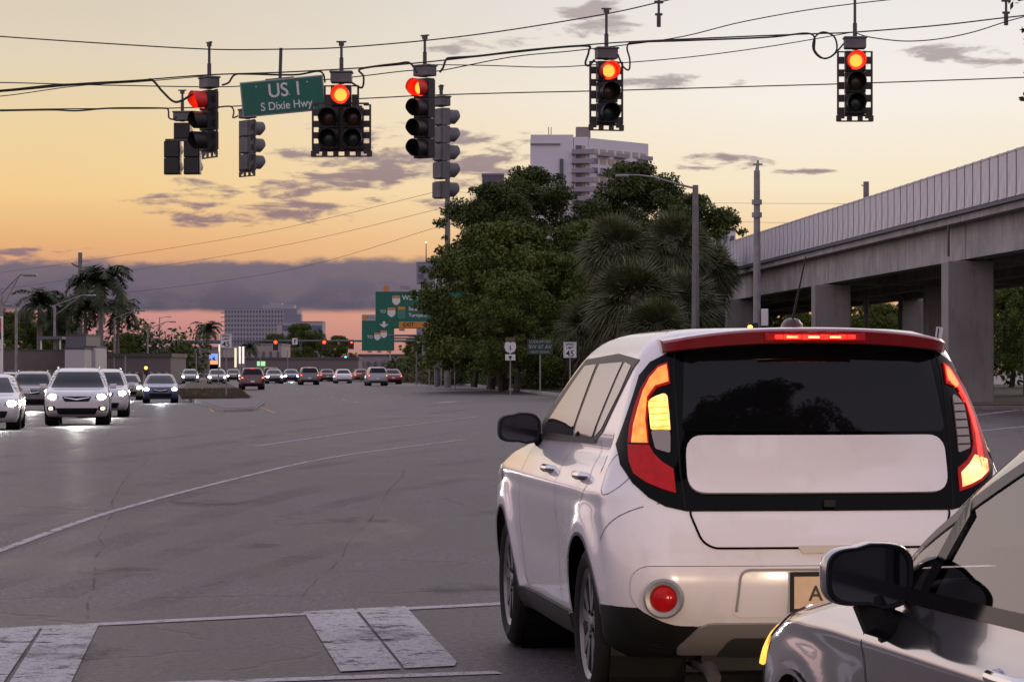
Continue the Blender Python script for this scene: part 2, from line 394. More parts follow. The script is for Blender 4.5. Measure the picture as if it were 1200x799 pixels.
class MB:
    def __init__(s): s.v = []; s.f = []; s.mi = []; s.m = 0
    def add(s, vs, fs):
        o = len(s.v); s.v += [tuple(x) for x in vs]
        for f in fs: s.f.append([i + o for i in f]); s.mi.append(s.m)
        return s
    def box(s, c, d, rz=0., rot=None, taper=1.):
        hx, hy, hz = d[0] / 2, d[1] / 2, d[2] / 2
        vs = []
        for z in (-1, 1):
            k = taper if z > 0 else 1
            for x, y in ((-1, -1), (1, -1), (1, 1), (-1, 1)): vs.append(Vector((x * hx * k, y * hy * k, z * hz)))
        m = rot if rot is not None else Matrix.Rotation(rz, 3, 'Z')
        vs = [m @ q + Vector(c) for q in vs]
        return s.add(vs, [(0, 3, 2, 1), (4, 5, 6, 7), (0, 1, 5, 4), (1, 2, 6, 5), (2, 3, 7, 6), (3, 0, 4, 7)])
    def tube(s, pts, r, n=8, cap=True):
        pts = [Vector(p) for p in pts]; k = len(pts)
        rs = r if isinstance(r, (list, tuple)) else [r] * k
        vs = []; up = None
        for i, p in enumerate(pts):
            t = (pts[min(i + 1, k - 1)] - pts[max(i - 1, 0)])
            if t.length < 1e-9: t = Vector((0, 0, 1))
            t.normalize()
            if up is None:
                a = Vector((0, 0, 1)) if abs(t.z) < .9 else Vector((1, 0, 0)); up = t.cross(a).normalized()
            up = (up - t * up.dot(t)); up = up.normalized() if up.length > 1e-6 else t.orthogonal().normalized()
            w = t.cross(up)
            for j in range(n):
                a = 2 * math.pi * j / n
                vs.append(p + (up * math.cos(a) + w * math.sin(a)) * rs[i])
        fs = [(i * n + j, i * n + (j + 1) % n, (i + 1) * n + (j + 1) % n, (i + 1) * n + j) for i in range(k - 1) for j in range(n)]
        if cap: fs += [tuple(range(n))[::-1], tuple((k - 1) * n + j for j in range(n))]
        return s.add(vs, fs)
    def lathe(s, prof, axis='Z', c=(0, 0, 0), n=24, a0=0., a1=2 * math.pi):
        full = abs(a1 - a0 - 2 * math.pi) < 1e-6; k = len(prof); m_ = n if full else n + 1
        vs = []
        for j in range(m_):
            a = a0 + (a1 - a0) * j / n
            for r, h in prof:
                x, y = r * math.cos(a), r * math.sin(a)
                q = {'Z': (x, y, h), 'Y': (x, h, y), 'X': (h, x, y)}[axis]
                vs.append(Vector(q) + Vector(c))
        fs = [(j * k + i, ((j + 1) % m_) * k + i, ((j + 1) % m_) * k + i + 1, j * k + i + 1) for j in range(n) for i in range(k - 1)]
        return s.add(vs, fs)
    def prism(s, poly, z0, z1):
        n = len(poly)
        vs = [(p[0], p[1], z0 + (p[2] if len(p) > 2 else 0)) for p in poly] + [(p[0], p[1], z1 + (p[2] if len(p) > 2 else 0)) for p in poly]
        return s.add(vs, [tuple(range(n))[::-1], tuple(range(n, 2 * n))] + [(i, (i + 1) % n, n + (i + 1) % n, n + i) for i in range(n)])
    def build(s, name, mats, parent=None, smooth=False, bevel=0., loc=None, rz=0.):
        me = bpy.data.meshes.new(name); me.from_pydata(s.v, [], s.f)
        if not isinstance(mats, (list, tuple)): mats = [mats]
        for m in mats: me.materials.append(m)
        if len(mats) > 1: me.polygons.foreach_set('material_index', s.mi)
        me.validate()
        if smooth:
            me.polygons.foreach_set('use_smooth', [True] * len(me.polygons))
            try: me.set_sharp_from_angle(angle=R(35))
            except Exception: pass
        o = bpy.data.objects.new(name, me); COL.objects.link(o)
        if parent: o.parent = parent
        if loc is not None: o.location = loc
        if rz: o.rotation_euler.z = rz
        if bevel:
            bv = o.modifiers.new('bevel', 'BEVEL'); bv.width = bevel; bv.segments = 2; bv.limit_method = 'ANGLE'
        return o


def tag(o, label=None, cat=None, group=None, kind=None):
    if label: o['label'] = label
    if cat: o['category'] = cat
    if group: o['group'] = group
    if kind: o['kind'] = kind
    return o


def empty(name, loc=(0, 0, 0), rz=0.):
    o = bpy.data.objects.new(name, None); COL.objects.link(o); o.location = loc; o.rotation_euler.z = rz; o.empty_display_size = .2
    return o


def children(o): return list(o.children)


def copy_tree(o, parent=None):
    c = o.copy(); COL.objects.link(c); c.parent = parent
    for ch in children(o): copy_tree(ch, c)
    return c


def text(s, size, mt, parent, loc, rot=(R(90), 0, 0), name='lettering', align='CENTER', ext=.004, sx=1.):
    cu = bpy.data.curves.new(name, 'FONT'); cu.body = s; cu.size = size; cu.align_x = align; cu.align_y = 'CENTER'; cu.extrude = ext
    cu.offset = size * .012
    cu.materials.append(mt)
    tmp = bpy.data.objects.new('tmp_text', cu); COL.objects.link(tmp)
    me = bpy.data.meshes.new_from_object(tmp.evaluated_get(bpy.context.evaluated_depsgraph_get()))
    bpy.data.objects.remove(tmp); me.name = name
    o = bpy.data.objects.new(name, me); COL.objects.link(o); o.parent = parent; o.location = loc; o.rotation_euler = rot; o.scale = (sx, 1, 1)
    return o


def smoothpts(pts, k=8):
    """Catmull-Rom through points"""
    pts = [Vector(p) for p in pts]; q = [pts[0]] + pts + [pts[-1]]; out = []
    for i in range(1, len(q) - 2):
        for j in range(k):
            t = j / k; a, b_, c, d = q[i - 1], q[i], q[i + 1], q[i + 2]
            out.append(.5 * ((2 * b_) + (c - a) * t + (2 * a - 5 * b_ + 4 * c - d) * t * t + (3 * b_ - a - 3 * c + d) * t ** 3))
    out.append(pts[-1])
    return out


# ------------------------------------------------------------------ vehicles
def interp_rows(rows, z):
    """monotone cubic through the body rows"""
    n = len(rows)
    for i in range(n - 1):
        if rows[i][0] <= z <= rows[i + 1][0] + 1e-9:
            t = (z - rows[i][0]) / (rows[i + 1][0] - rows[i][0]); out = [z]
            for k in range(1, 4):
                d1 = (rows[i + 1][k] - rows[i][k]) / (rows[i + 1][0] - rows[i][0])
                d0 = (rows[i][k] - rows[i - 1][k]) / (rows[i][0] - rows[i - 1][0]) if i else d1
                d2 = (rows[i + 2][k] - rows[i + 1][k]) / (rows[i + 2][0] - rows[i + 1][0]) if i < n - 2 else d1
                m0 = 0 if d0 * d1 <= 0 else 2 * d0 * d1 / (d0 + d1)
                m1 = 0 if d1 * d2 <= 0 else 2 * d1 * d2 / (d1 + d2)
                h = rows[i + 1][0] - rows[i][0]
                out.append((2 * t ** 3 - 3 * t * t + 1) * rows[i][k] + (t ** 3 - 2 * t * t + t) * h * m0 + (-2 * t ** 3 + 3 * t * t) * rows[i + 1][k] + (t ** 3 - t * t) * h * m1)
            return out
    return list(rows[-1][:4])


def outline(w, yr, yf, a, Rr, Rf, crown, crownf, nf, nc, ns, ymid, taper):
    pts = []
    a = min(a, w * .8)
    xs = w - a
    for i in range(nf):
        x = xs * i / nf; pts.append((x, yr + crown * (x / w) ** 2))
    c0 = crown * (xs / w) ** 2
    for i in range(nc):
        t = math.pi / 2 * i / nc; pts.append((xs + a * math.sin(t), yr + c0 + Rr * (1 - math.cos(t))))
    c1 = crownf * (xs / w) ** 2
    y0, y1 = yr + c0 + Rr, yf - c1 - Rf
    for i in range(ns + 1): pts.append((w, y0 + (y1 - y0) * i / ns))
    for i in range(1, nc + 1):
        t = math.pi / 2 * i / nc; pts.append((xs + a * math.cos(t), yf - c1 - Rf + Rf * math.sin(t)))
    for i in range(1, nf + 1):
        x = xs * (1 - i / nf); pts.append((x, yf - crownf * (x / w) ** 2))
    return [(x * (1 - taper * abs((y - ymid) / 2.) ** 2), y) for x, y in pts]


def hull(rows, wb, wr, zrows=56, nf=8, nc=9, ns=70, a=.26, Rr=.22, Rf=.30, crown=.05, crownf=.10, flare=.025, arch=None, cuts=(), ra=None, crease=None, topk=(.86, .6, .3), dome=.012):
    z0, z1 = rows[0][0], rows[-1][0]
    ymid = wb / 2; ra = ra or wr + .045
    rings = []
    for i in range(zrows):
        z = z0 + (z1 - z0) * i / (zrows - 1)
        _, w, yr, yf = interp_rows(rows, z)
        tp = .035
        pr = outline(w, yr, yf, a, Rr, Rf, crown, crownf, nf, nc, ns, ymid, tp)
        ring = []
        for x, y in pr:
            if x > .5 and flare:
                for cy in (0, wb):
                    r = math.hypot(y - cy, (z - wr) * .95)
                    x += flare * math.exp(-((r - ra) / .09) ** 2)
                if crease:
                    x += crease(y, z)
            ring.append(Vector((x, y, z)))
        rings.append(ring)
    last = rings[-1]; cyy = sum(p.y for p in last) / len(last)
    for k, q in enumerate(topk):
        rings.append([Vector((p.x * q, cyy + (p.y - cyy) * q, z1 + dome * (k + 1) / len(topk) * (2 - (k + 1) / len(topk)))) for p in last])
    bm = bmesh.new(); n = len(rings[0]); full = 2 * n - 2
    idx = []
    for ring in rings:
        row = [bm.verts.new(p) for p in ring] + [bm.verts.new((-p.x, p.y, p.z)) for p in reversed(ring[1:-1])]
        idx.append(row)
    for i in range(len(idx) - 1):
        for j in range(full):
            k = (j + 1) % full
            bm.faces.new((idx[i][j], idx[i][k], idx[i + 1][k], idx[i + 1][j]))
    bm.faces.new(idx[-1]); bm.faces.new(idx[0][::-1])
    bm.normal_update()
    bvh = BVHTree.FromBMesh(bm)
    # wheel arches
    band = .03
    for cy in (0, wb):
        for v in bm.verts:
            if abs(v.co.x) > .45 and v.co.z < 1.0:
                r = math.hypot(v.co.y - cy, v.co.z - wr)
                if abs(r - ra) < band and r > 1e-4:
                    k = ra / r; v.co.y = cy + (v.co.y - cy) * k; v.co.z = wr + (v.co.z - wr) * k
    kill = [f for f in bm.faces if len(f.verts) == 4 and all(abs(v.co.x) > .45 for v in f.verts) and any(all(math.hypot(v.co.y - cy, v.co.z - wr) <= ra + .002 for v in f.verts) for cy in (0, wb))]
    for poly, mode in cuts:
        for f in bm.faces:
            if len(f.verts) > 4: continue
            c = f.calc_center_median(); nn = f.normal
            if mode == 'side' and abs(nn.x) > .35: q = (c.y, c.z)
            elif mode == 'front' and nn.y > .25 and c.y > ymid: q = (c.x, c.z)
            elif mode == 'rear' and nn.y < -.25 and c.y < ymid: q = (c.x, c.z)
            else: continue
            if inside(q, poly): kill.append(f)
    bmesh.ops.delete(bm, geom=list(set(kill)), context='FACES')
    loose = [v for v in bm.verts if not v.link_faces]
    bmesh.ops.delete(bm, geom=loose, context='VERTS')
    return bm, bvh


def inside(q, poly):
    x, y = q; c = False; j = len(poly) - 1
    for i in range(len(poly)):
        xi, yi = poly[i]; xj, yj = poly[j]
        if (yi > y) != (yj > y) and x < (xj - xi) * (y - yi) / (yj - yi) + xi: c = not c
        j = i
    return c


def bm_obj(bm, name, mt, parent=None, smooth=True, ang=30):
    me = bpy.data.meshes.new(name); bm.to_mesh(me); bm.free()
    me.materials.append(mt)
    if smooth:
        me.polygons.foreach_set('use_smooth', [True] * len(me.polygons))
        try: me.set_sharp_from_angle(angle=R(ang))
        except Exception: pass
    o = bpy.data.objects.new(name, me); COL.objects.link(o)
    if parent: o.parent = parent
    return o


def rounded(pts, r=.04, k=4):
    """round the corners of a 2D polygon"""
    out = []; n = len(pts)
    for i in range(n):
        p = Vector(pts[i]).to_2d() if len(pts[i]) == 2 else Vector(pts[i][:2]); rr = pts[i][2] if len(pts[i]) > 2 else r
        a = Vector(pts[i - 1][:2]) - p; c = Vector(pts[(i + 1) % n][:2]) - p
        if rr <= 0 or a.length < 1e-6 or c.length < 1e-6: out.append(tuple(p)); continue
        rr = min(rr, a.length * .48, c.length * .48)
        A = p + a.normalized() * rr; C = p + c.normalized() * rr
        for j in range(k + 1):
            t = j / k; q = A * (1 - t) ** 2 + p * 2 * t * (1 - t) + C * t * t; out.append((q.x, q.y))
    return out


def patch(bvh, poly, mode, mt, name, parent, off=.003, cell=.04, th=.012, mirror=False, rnd=None, smooth=True):
    """a curved shell cut to the 2D outline and laid on the body surface"""
    if rnd is not None: poly = rounded(poly, rnd)
    if mirror: poly = [(-x, y) for x, y in poly][::-1]
    bm = bmesh.new()
    vs = [bm.verts.new((x, y, 0)) for x, y in poly]
    f = bm.faces.new(vs)
    x0, x1 = min(p[0] for p in poly), max(p[0] for p in poly); y0, y1 = min(p[1] for p in poly), max(p[1] for p in poly)
    for ax, lo, hi in ((0, x0, x1), (1, y0, y1)):
        n = int((hi - lo) / cell)
        for i in range(1, n + 1):
            c = lo + (hi - lo) * i / (n + 1); co = (c, 0, 0) if ax == 0 else (0, c, 0); no = (1, 0, 0) if ax == 0 else (0, 1, 0)
            bmesh.ops.bisect_plane(bm, geom=bm.verts[:] + bm.edges[:] + bm.faces[:], plane_co=co, plane_no=no, dist=1e-6)
    bm.verts.ensure_lookup_table()
    info = {}
    for v in bm.verts:
        u, w = v.co.x, v.co.y
        if mode == 'rear': o, d = Vector((u, -6, w)), Vector((0, 1, 0))
        elif mode == 'front': o, d = Vector((u, 9, w)), Vector((0, -1, 0))
        elif mode == 'left': o, d = Vector((-5, u, w)), Vector((1, 0, 0))
        elif mode == 'right': o, d = Vector((5, u, w)), Vector((-1, 0, 0))
        else: o, d = Vector((u, w, 6)), Vector((0, 0, -1))
        hit = bvh.ray_cast(o, d)
        if hit[0] is None:
            o2 = {'rear': Vector((u, -.4, w)), 'front': Vector((u, 2.4, w)), 'left': Vector((-.7, u, w)), 'right': Vector((.7, u, w)), 'top': Vector((u, w, 1.5))}[mode]
            hit = bvh.find_nearest(o2)
        p, nn = hit[0], hit[1]
        if nn.dot(d) > 0: nn = -nn
        info[v] = (p, nn)
    for v, (p, nn) in info.items(): v.co = p + nn * off
    edges = [e for e in bm.edges if e.is_boundary]
    r = bmesh.ops.extrude_edge_only(bm, edges=edges)
    newv = [g for g in r['geom'] if isinstance(g, bmesh.types.BMVert)]
    for v in newv:
        best = min((w for w in info if (w.co - v.co).length < 1e-5), key=lambda w: (w.co - v.co).length, default=None)
        if best is not None: v.co = info[best][0] - info[best][1] * th
    bmesh.ops.recalc_face_normals(bm, faces=bm.faces)
    # the shell must face out
    c = sum((f.normal.dot({'rear': Vector((0, -1, 0)), 'front': Vector((0, 1, 0)), 'left': Vector((-1, 0, 0)), 'right': Vector((1, 0, 0)), 'top': Vector((0, 0, 1))}[mode]) * f.calc_area() for f in bm.faces))
    if c < 0: bmesh.ops.reverse_faces(bm, faces=bm.faces)
    return bm_obj(bm, name, mt, parent, smooth, 40)


def seam(bvh, pts, mode, w, mt, name, parent, off=.0015, mirror=False):
    """a thin gap line laid on the body"""
    pts = [Vector((p[0], p[1])) for p in pts]
    if mirror: pts = [Vector((-p.x, p.y)) for p in pts]
    dense = []
    for i in range(len(pts) - 1):
        k = max(1, int((pts[i + 1] - pts[i]).length / .025))
        for j in range(k): dense.append(pts[i].lerp(pts[i + 1], j / k))
    dense.append(pts[-1])
    mb = MB(); row = []
    for i, p in enumerate(dense):
        t = (dense[min(i + 1, len(dense) - 1)] - dense[max(i - 1, 0)]).normalized(); nrm = Vector((-t.y, t.x)) * w / 2
        for q in (p + nrm, p - nrm):
            if mode == 'rear': o, d = Vector((q.x, -6, q.y)), Vector((0, 1, 0))
            elif mode == 'front': o, d = Vector((q.x, 9, q.y)), Vector((0, -1, 0))
            elif mode == 'left': o, d = Vector((-5, q.x, q.y)), Vector((1, 0, 0))
            elif mode == 'right': o, d = Vector((5, q.x, q.y)), Vector((-1, 0, 0))
            else: o, d = Vector((q.x, q.y, 6)), Vector((0, 0, -1))
            h = bvh.ray_cast(o, d)
            if h[0] is None: h = bvh.find_nearest(o + d * 5.)
            nn = h[1] if h[1].dot(d) < 0 else -h[1]
            row.append(h[0] + nn * off)
    mb.add(row, [(2 * i, 2 * i + 1, 2 * i + 3, 2 * i + 2) for i in range(len(dense) - 1)])
    return mb.build(name, mt, parent)


def wheel(parent, x, y, wr, side, fancy=0, tw=.22, name='wheel', steer=0., rimcol=None):
    rr = wr * .70
    rim = MB(); s = side     # side -1: outer face towards -x
    # dish
    prof = [(rr, -tw / 2 + .005), (rr - .008, -tw / 2 + .012), (rr - .02, -tw / 2 + .02), (rr - .03, 0), (rr - .03, tw / 2)]
    rim.m = 0
    rim.lathe(prof, 'X', n=32 if fancy else 16)
    rim.m = 1
    rim.lathe([(0.001, .0), (rr - .03, .0)], 'X', n=24 if fancy else 12)
    rim.m = 0
    xo = -tw / 2 + .022
    if fancy:
        ns_ = 5
        for k in range(ns_):
            for da in (-.20, .20):
                a = 2 * math.pi * k / ns_ + da * .55; a2 = 2 * math.pi * k / ns_ + da * 1.35
                p0 = Vector((xo - .004, math.cos(a) * .055, math.sin(a) * .055)); p1 = Vector((xo - .006, math.cos(a2) * (rr - .022), math.sin(a2) * (rr - .022)))
                t = (p1 - p0); sd_ = Vector((0, -t.z, t.y)).normalized()
                w0, w1 = .017, .028
                q = [p0 - sd_ * w0, p0 + sd_ * w0, p1 + sd_ * w1, p1 - sd_ * w1]
                rim.add(q + [v + Vector((.035, 0, 0)) for v in q], [(0, 1, 2, 3), (4, 7, 6, 5), (0, 4, 5, 1), (1, 5, 6, 2), (2, 6, 7, 3), (3, 7, 4, 0)])
        rim.lathe([(.001, xo - .012), (.032, xo - .012), (.04, xo - .004), (.075, xo), (.078, xo + .04)], 'X', n=24)
        rim.m = 1
        for k in range(5):
            a = 2 * math.pi * (k + .5) / 5
            rim.lathe([(.001, xo - .012), (.009, xo - .012), (.009, xo)], 'X', c=(0, math.cos(a) * .055, math.sin(a) * .055), n=8)
    else:
        for k in range(7):
            a = 2 * math.pi * k / 7
            rim.box((xo, math.cos(a) * rr * .5, math.sin(a) * rr * .5), (.02, rr * .95, .035), rot=Matrix.Rotation(a, 3, 'X'))
        rim.lathe([(.001, xo - .01), (.05, xo - .008), (.06, xo + .02)], 'X', n=12)
    o = rim.build(name, [rimcol or M['alloy'], M['alloydark']], parent, smooth=True)
    o.location = (x, y, wr)
    if side > 0: o.rotation_euler.z = math.pi
    o.rotation_euler.z += steer
    o.rotation_euler.x = .4
    ty = MB(); h = wr - rr
    pr = [(rr - .004, -tw / 2 + .012), (rr + .01, -tw / 2 - .002), (rr + h * .45, -tw / 2 - .012), (wr - .022, -tw / 2 + .002), (wr - .006, -tw / 2 + .02)]
    gr = [-.062, -.022, .022, .062] if fancy else []
    for g in gr: pr += [(wr, g - .006), (wr - .007, g - .004), (wr - .007, g + .004), (wr, g + .006)]
    pr += [(wr - .006, tw / 2 - .02), (wr - .022, tw / 2 - .002), (rr + h * .45, tw / 2 + .012), (rr + .01, tw / 2), (rr - .004, tw / 2 - .012), (rr - .03, tw / 2 - .02)]
    ty.lathe(pr, 'X', n=64 if fancy else 24)
    t = ty.build('tyre', M['tyre'], o, smooth=True)
    return o


def wells(parent, wb, wr, w, name='wheel_well'):
    for y in (0, wb):
        for s in (-1, 1):
            mb = MB(); ra = wr + .05
            mb.lathe([(ra, -.02), (ra, .30), (.01, .30)], 'X', n=24)
            o = mb.build(name, M['blackpl'], parent)
            o.location = (s * (w - .06), y, wr)
            if s > 0: o.rotation_euler.z = math.pi


def side_mirror(parent, base, tip, size, mt, name='mirror', glassmat=None, front=-1, sx=-1, foot=None):
    """shell opening backwards (towards -y), glass set inside"""
    w, h = size
    root = MB()
    prof = []
    sh = MB(); n = 44; lay = [(0, 1.0), (.012, 1.035), (.03, 1.045), (.055, 1.0), (.08, .91), (.10, .78), (.115, .6), (.125, .35)]
    for dy_, k in lay:
        for j in range(n):
            a = 2 * math.pi * j / n; e = 2 / 3.4
            cx = math.copysign(abs(math.cos(a)) ** e, math.cos(a)) * w / 2 * k; cz = math.copysign(abs(math.sin(a)) ** e, math.sin(a)) * h / 2 * k
            if cx * sx > 0: cz *= .88
            sh.v.append((cx, dy_, cz))
    sh.f = [(i * n + j, i * n + (j + 1) % n, (i + 1) * n + (j + 1) % n, (i + 1) * n + j) for i in range(len(lay) - 1) for j in range(n)] + [tuple((len(lay) - 1) * n + j for j in range(n))]
    sh.mi = [0] * len(sh.f)
    bz = MB()
    for dy_, k in ((.0, 1.0), (-.006, .97), (-.004, .88), (.012, .86)):
        for j in range(n):
            a = 2 * math.pi * j / n; e = 2 / 3.4
            cx = math.copysign(abs(math.cos(a)) ** e, math.cos(a)) * w / 2 * k; cz = math.copysign(abs(math.sin(a)) ** e, math.sin(a)) * h / 2 * k
            if cx * sx > 0: cz *= .88
            bz.v.append((cx, dy_, cz))
    bz.f = [(i * n + j, i * n + (j + 1) % n, (i + 1) * n + (j + 1) % n, (i + 1) * n + j) for i in range(3) for j in range(n)]; bz.mi = [0] * len(bz.f)
    gl = MB()
    for j in range(n):
        a = 2 * math.pi * j / n; e = 2 / 3.4
        cx = math.copysign(abs(math.cos(a)) ** e, math.cos(a)) * w / 2 * .87; cz = math.copysign(abs(math.sin(a)) ** e, math.sin(a)) * h / 2 * .87
        if cx * sx > 0: cz *= .88
        gl.v.append((cx, .004, cz))
    gl.f = [tuple(range(n))]; gl.mi = [0]
    o = sh.build(name, mt, parent, smooth=True); o.location = tip
    bz.build('mirror_bezel', M['blackpl'], o, smooth=True)
    gl.build('mirror_glass', glassmat or MATS.get('mirror_dark') or mat('mirror_dark', (.05, .055, .07), .08, metal=.85), o)
    arm = MB(); bv = Vector(base) - Vector(tip)
    if foot:
        arm.tube([Vector((bv.x * .25, .05, -h * .35)), Vector((bv.x * .4, .04, -h * .7)), Vector((bv.x * .8, .04, bv.z * .8)), bv], [.05, .045, .04, .045], n=10)
    else:
        arm.tube([Vector((-sx * w * .35, .05, -h * .22)), Vector(((bv.x - sx * w * .35) / 2, .05, -h * .30)), bv], [.03, .026, .032], n=10)
    arm.build('mirror_arm', M['blackpl'], o, smooth=True)
    return o


# ---- the white car with the red spoiler ------------------------------------
def build_hatchback():
    root = empty('parked_car')
    root.name = 'white_car'
    tag(root, 'white boxy hatchback with a red roof spoiler, amber turn signal flashing and brake lights on', 'car')
    rows = [(.23, .79, -.48, 3.2), (.30, .83, -.62, 3.33), (.42, .855, -.715, 3.39), (.56, .875, -.735, 3.41), (.68, .885, -.715, 3.40), (.80, .885, -.672, 3.36),
            (.90, .872, -.628, 3.25), (.98, .85, -.598, 2.95), (1.03, .832, -.583, 2.60), (1.07, .815, -.573, 2.42), (1.15, .79, -.553, 2.23), (1.30, .742, -.506, 1.88),
            (1.42, .700, -.462, 1.60), (1.48, .672, -.437, 1.44), (1.525, .635, -.418, 1.30), (1.555, .585, -.402, 1.16), (1.572, .53, -.38, 1.0)]

    def crease(y, z):
        # hip over the rear wheel, flat door sides, shoulder line
        v = -.020 * math.exp(-((z - .62) / .14) ** 2) * max(0., 1 - abs((y - 1.28) / .78) ** 4)
        v += .010 * math.exp(-((z - .90) / .035) ** 2)
        v -= .022 * math.exp(-((z - 1.06) / .05) ** 2) * (1 if y > -.2 else 0)
        return v
    wb, wr = 2.57, .335
    bm, bvh = hull(rows, wb, wr, zrows=84, nf=14, nc=14, ns=120, a=.27, Rr=.26, Rf=.34, crown=.07, crownf=.10, flare=.026, ra=.378, crease=crease, dome=.016)
    paint = carpaint('white_car_paint', (.76, .71, .745), .18, dirt=.16)
    bm_obj(bm, 'body', paint, root, ang=42)
    wells(root, wb, wr, .86)
    # black cladding along the sill and the rear corners
    for m_ in ('left', 'right'):
        patch(bvh, [(.40, .24), (2.18, .24), (2.17, .335), (1.6, .345), (.42, .345)], m_, M['blackpl'], 'sill_cladding', root, off=.018, cell=.06)
        patch(bvh, [(-.56, .24), (-.36, .24), (-.35, .33), (-.385, .38), (-.395, .45), (-.62, .452), (-.72, .452)], m_, M['blackpl'], 'corner_cladding', root, off=.008, cell=.03)
        lip = MB()
        for cy in (0, wb):
            pts = []
            for k in range(23):
                a = R(-12 + 204 * k / 22); pts.append((cy + .382 * math.cos(a), wr + .382 * math.sin(a)))
            seam(bvh, [p for p in pts if p[1] > .28], m_, .014, M['darkgrey'], 'arch_lip', root, off=.004)
    patch(bvh, [(-.84, .25), (.84, .25), (.84, .452), (.735, .449), (.66, .41), (.50, .372), (-.50, .372), (-.66, .41), (-.735, .449), (-.84, .452)], 'rear', M['blackpl'], 'lower_bumper', root, off=.007, cell=.035)
    patch(bvh, rounded([(-.60, .27), (.60, .27), (.50, .398), (-.50, .398)], .05), 'rear', M['silverpl'], 'skid_plate', root, off=.022, cell=.035)
    patch(bvh, rounded([(-.42, .262), (-.05, .262), (-.05, .345), (-.38, .345)], .03), 'rear', M['darkgrey'], 'skid_recess', root, off=.026, cell=.05)
    patch(bvh, rounded([(.05, .262), (.42, .262), (.38, .345), (.05, .345)], .03), 'rear', M['darkgrey'], 'skid_recess', root, off=.026, cell=.05)
    # bumper insert with the round reflectors
    ins = rounded([(-.775, .62, .09), (.775, .62, .09), (.775, .46, .08), (.62, .385, .06), (-.62, .385, .06), (-.775, .46, .08)], .08, 6)
    patch(bvh, ins, 'rear', paint, 'bumper_insert', root, off=.009, cell=.03, th=.004)
    seam(bvh, ins[10:] + ins[:10] + [ins[10]], 'rear', .006, M['blackpl'], 'bumper_seam', root, off=.004)
    for s in (-1, 1):
        h = bvh.ray_cast(Vector((s * .655, -6, .495)), Vector((0, 1, 0))); nn = h[1]
        t = MB(); t.lathe([(.052, .01), (.056, .022), (.072, .026), (.080, .018), (.082, -.01)], 'Y', n=36)
        o = t.build('reflector_bezel', M['silverpl'], root, smooth=True)
        o.location = h[0] + nn * .008; o.rotation_euler.z = math.pi + math.atan2(nn.x, -nn.y)
        t = MB(); t.lathe([(.001, .026), (.02, .025), (.04, .020), (.053, .010), (.055, 0)], 'Y', n=36); t.build('reflector', M['redlens'], o, smooth=True)
    # plate recess, plate
    patch(bvh, rounded([(-.35, .60), (.35, .60), (.39, .42), (-.39, .42)], .05), 'rear', paint, 'plate_recess', root, off=.0125, cell=.05)
    seam(bvh, rounded([(-.37, .42), (-.35, .605), (.35, .605), (.37, .42)], .04)[3:-3], 'rear', .010, mat('recess_shadow_line', (.25, .22, .21), .6), 'recess_edge_shade', root, off=.016)  # painted shadow strip around the plate recess
    y0 = -.765
    mb = MB(); mb.box((0, y0, .516), (.315, .014, .168)); fr = mb.build('plate_frame', M['blackpl'], root, bevel=.004)
    mb = MB(); mb.box((0, y0 - .009, .518), (.285, .004, .128)); pl = mb.build('license_plate', mat('plate_paint', (.62, .42, .28), .45, var=.2, vscale=9), fr)
    text('A', .085, M['signblack'], pl, (-.055, y0 - .0125, .512), ext=.001)
    text('S', .02, M['signwhite'], fr, (-.085, y0 - .0085, .441), ext=.001)
    # tailgate
    gate = [(-.545, .845), (-.50, .72), (-.455, .692, .03), (.455, .692, .03), (.50, .72), (.545, .845)]
    seam(bvh, rounded(gate, .03)[0:], 'rear', .009, M['blackgloss'], 'tailgate_gap', root, off=.004)
    patch(bvh, rounded([(-.10, .672), (.10, .672), (.115, .70), (-.115, .70)], .01), 'rear', mat('handle_recess', (.55, .48, .42), .5), 'tailgate_handle', root, off=.010, cell=.04)
    black = [(-.55, .838), (-.635, .857), (-.70, .893), (-.752, .948), (-.785, 1.02), (-.785, 1.10), (-.752, 1.19), (-.712, 1.30), (-.682, 1.385), (-.640, 1.44), (-.56, 1.485)]
    blackp = black + [(-.3, 1.515), (0, 1.525), (.3, 1.515)] + [(-x, z) for x, z in black[::-1]]
    patch(bvh, blackp, 'rear', M['blackgloss'], 'tailgate_trim', root, off=.005, cell=.02)
    gp = rounded([(-.55, 1.155), (-.515, 1.475), (-.25, 1.512), (.25, 1.512), (.515, 1.475), (.55, 1.155)], .03)
    gl = patch(bvh, gp, 'rear', M['darkglass'], 'rear_window', root, off=.008, cell=.04)
    for s in (-1, 1):
        seam(bvh, [(s * .555, .845), (s * .566, 1.0), (s * .566, 1.2), (s * .562, 1.40), (s * .548, 1.49)], 'rear', .006, mat('gap_black', (.001, .001, .001), .9), 'pillar_gap', root, off=.0065)
    patch(bvh, rounded([(-.540, .905), (.540, .905), (.540, 1.138), (-.540, 1.138)], .075, 6), 'rear', paint, 'garnish_panel', root, off=.022, cell=.04, th=.002)
    mb = MB(); mb.box((.03, -.655, .868), (.05, .03, .03)); mb.build('camera_housing', M['blackpl'], root, bevel=.005)
    # spoiler
    sp = [(-.60, 1.455), (-.625, 1.50), (-.585, 1.540), (-.52, 1.563), (-.3, 1.577), (0, 1.582), (.3, 1.577), (.52, 1.563), (.585, 1.540), (.625, 1.50), (.60, 1.455), (.52, 1.482), (.3, 1.506), (0, 1.515), (-.3, 1.506), (-.52, 1.482)]
    redp = carpaint('red_car_paint', (.22, .008, .014), .22, dirt=.05)
    # the spoiler is a real ledge: outline swept from the roof end backwards
    mb = MB(); xs = [-.60 + 1.20 * i / 40 for i in range(41)]
    def sp_top(x): return 1.582 - .050 * abs(x / .6) ** 2.6
    def sp_bot(x): return 1.516 - .036 * abs(x / .6) ** 2.2
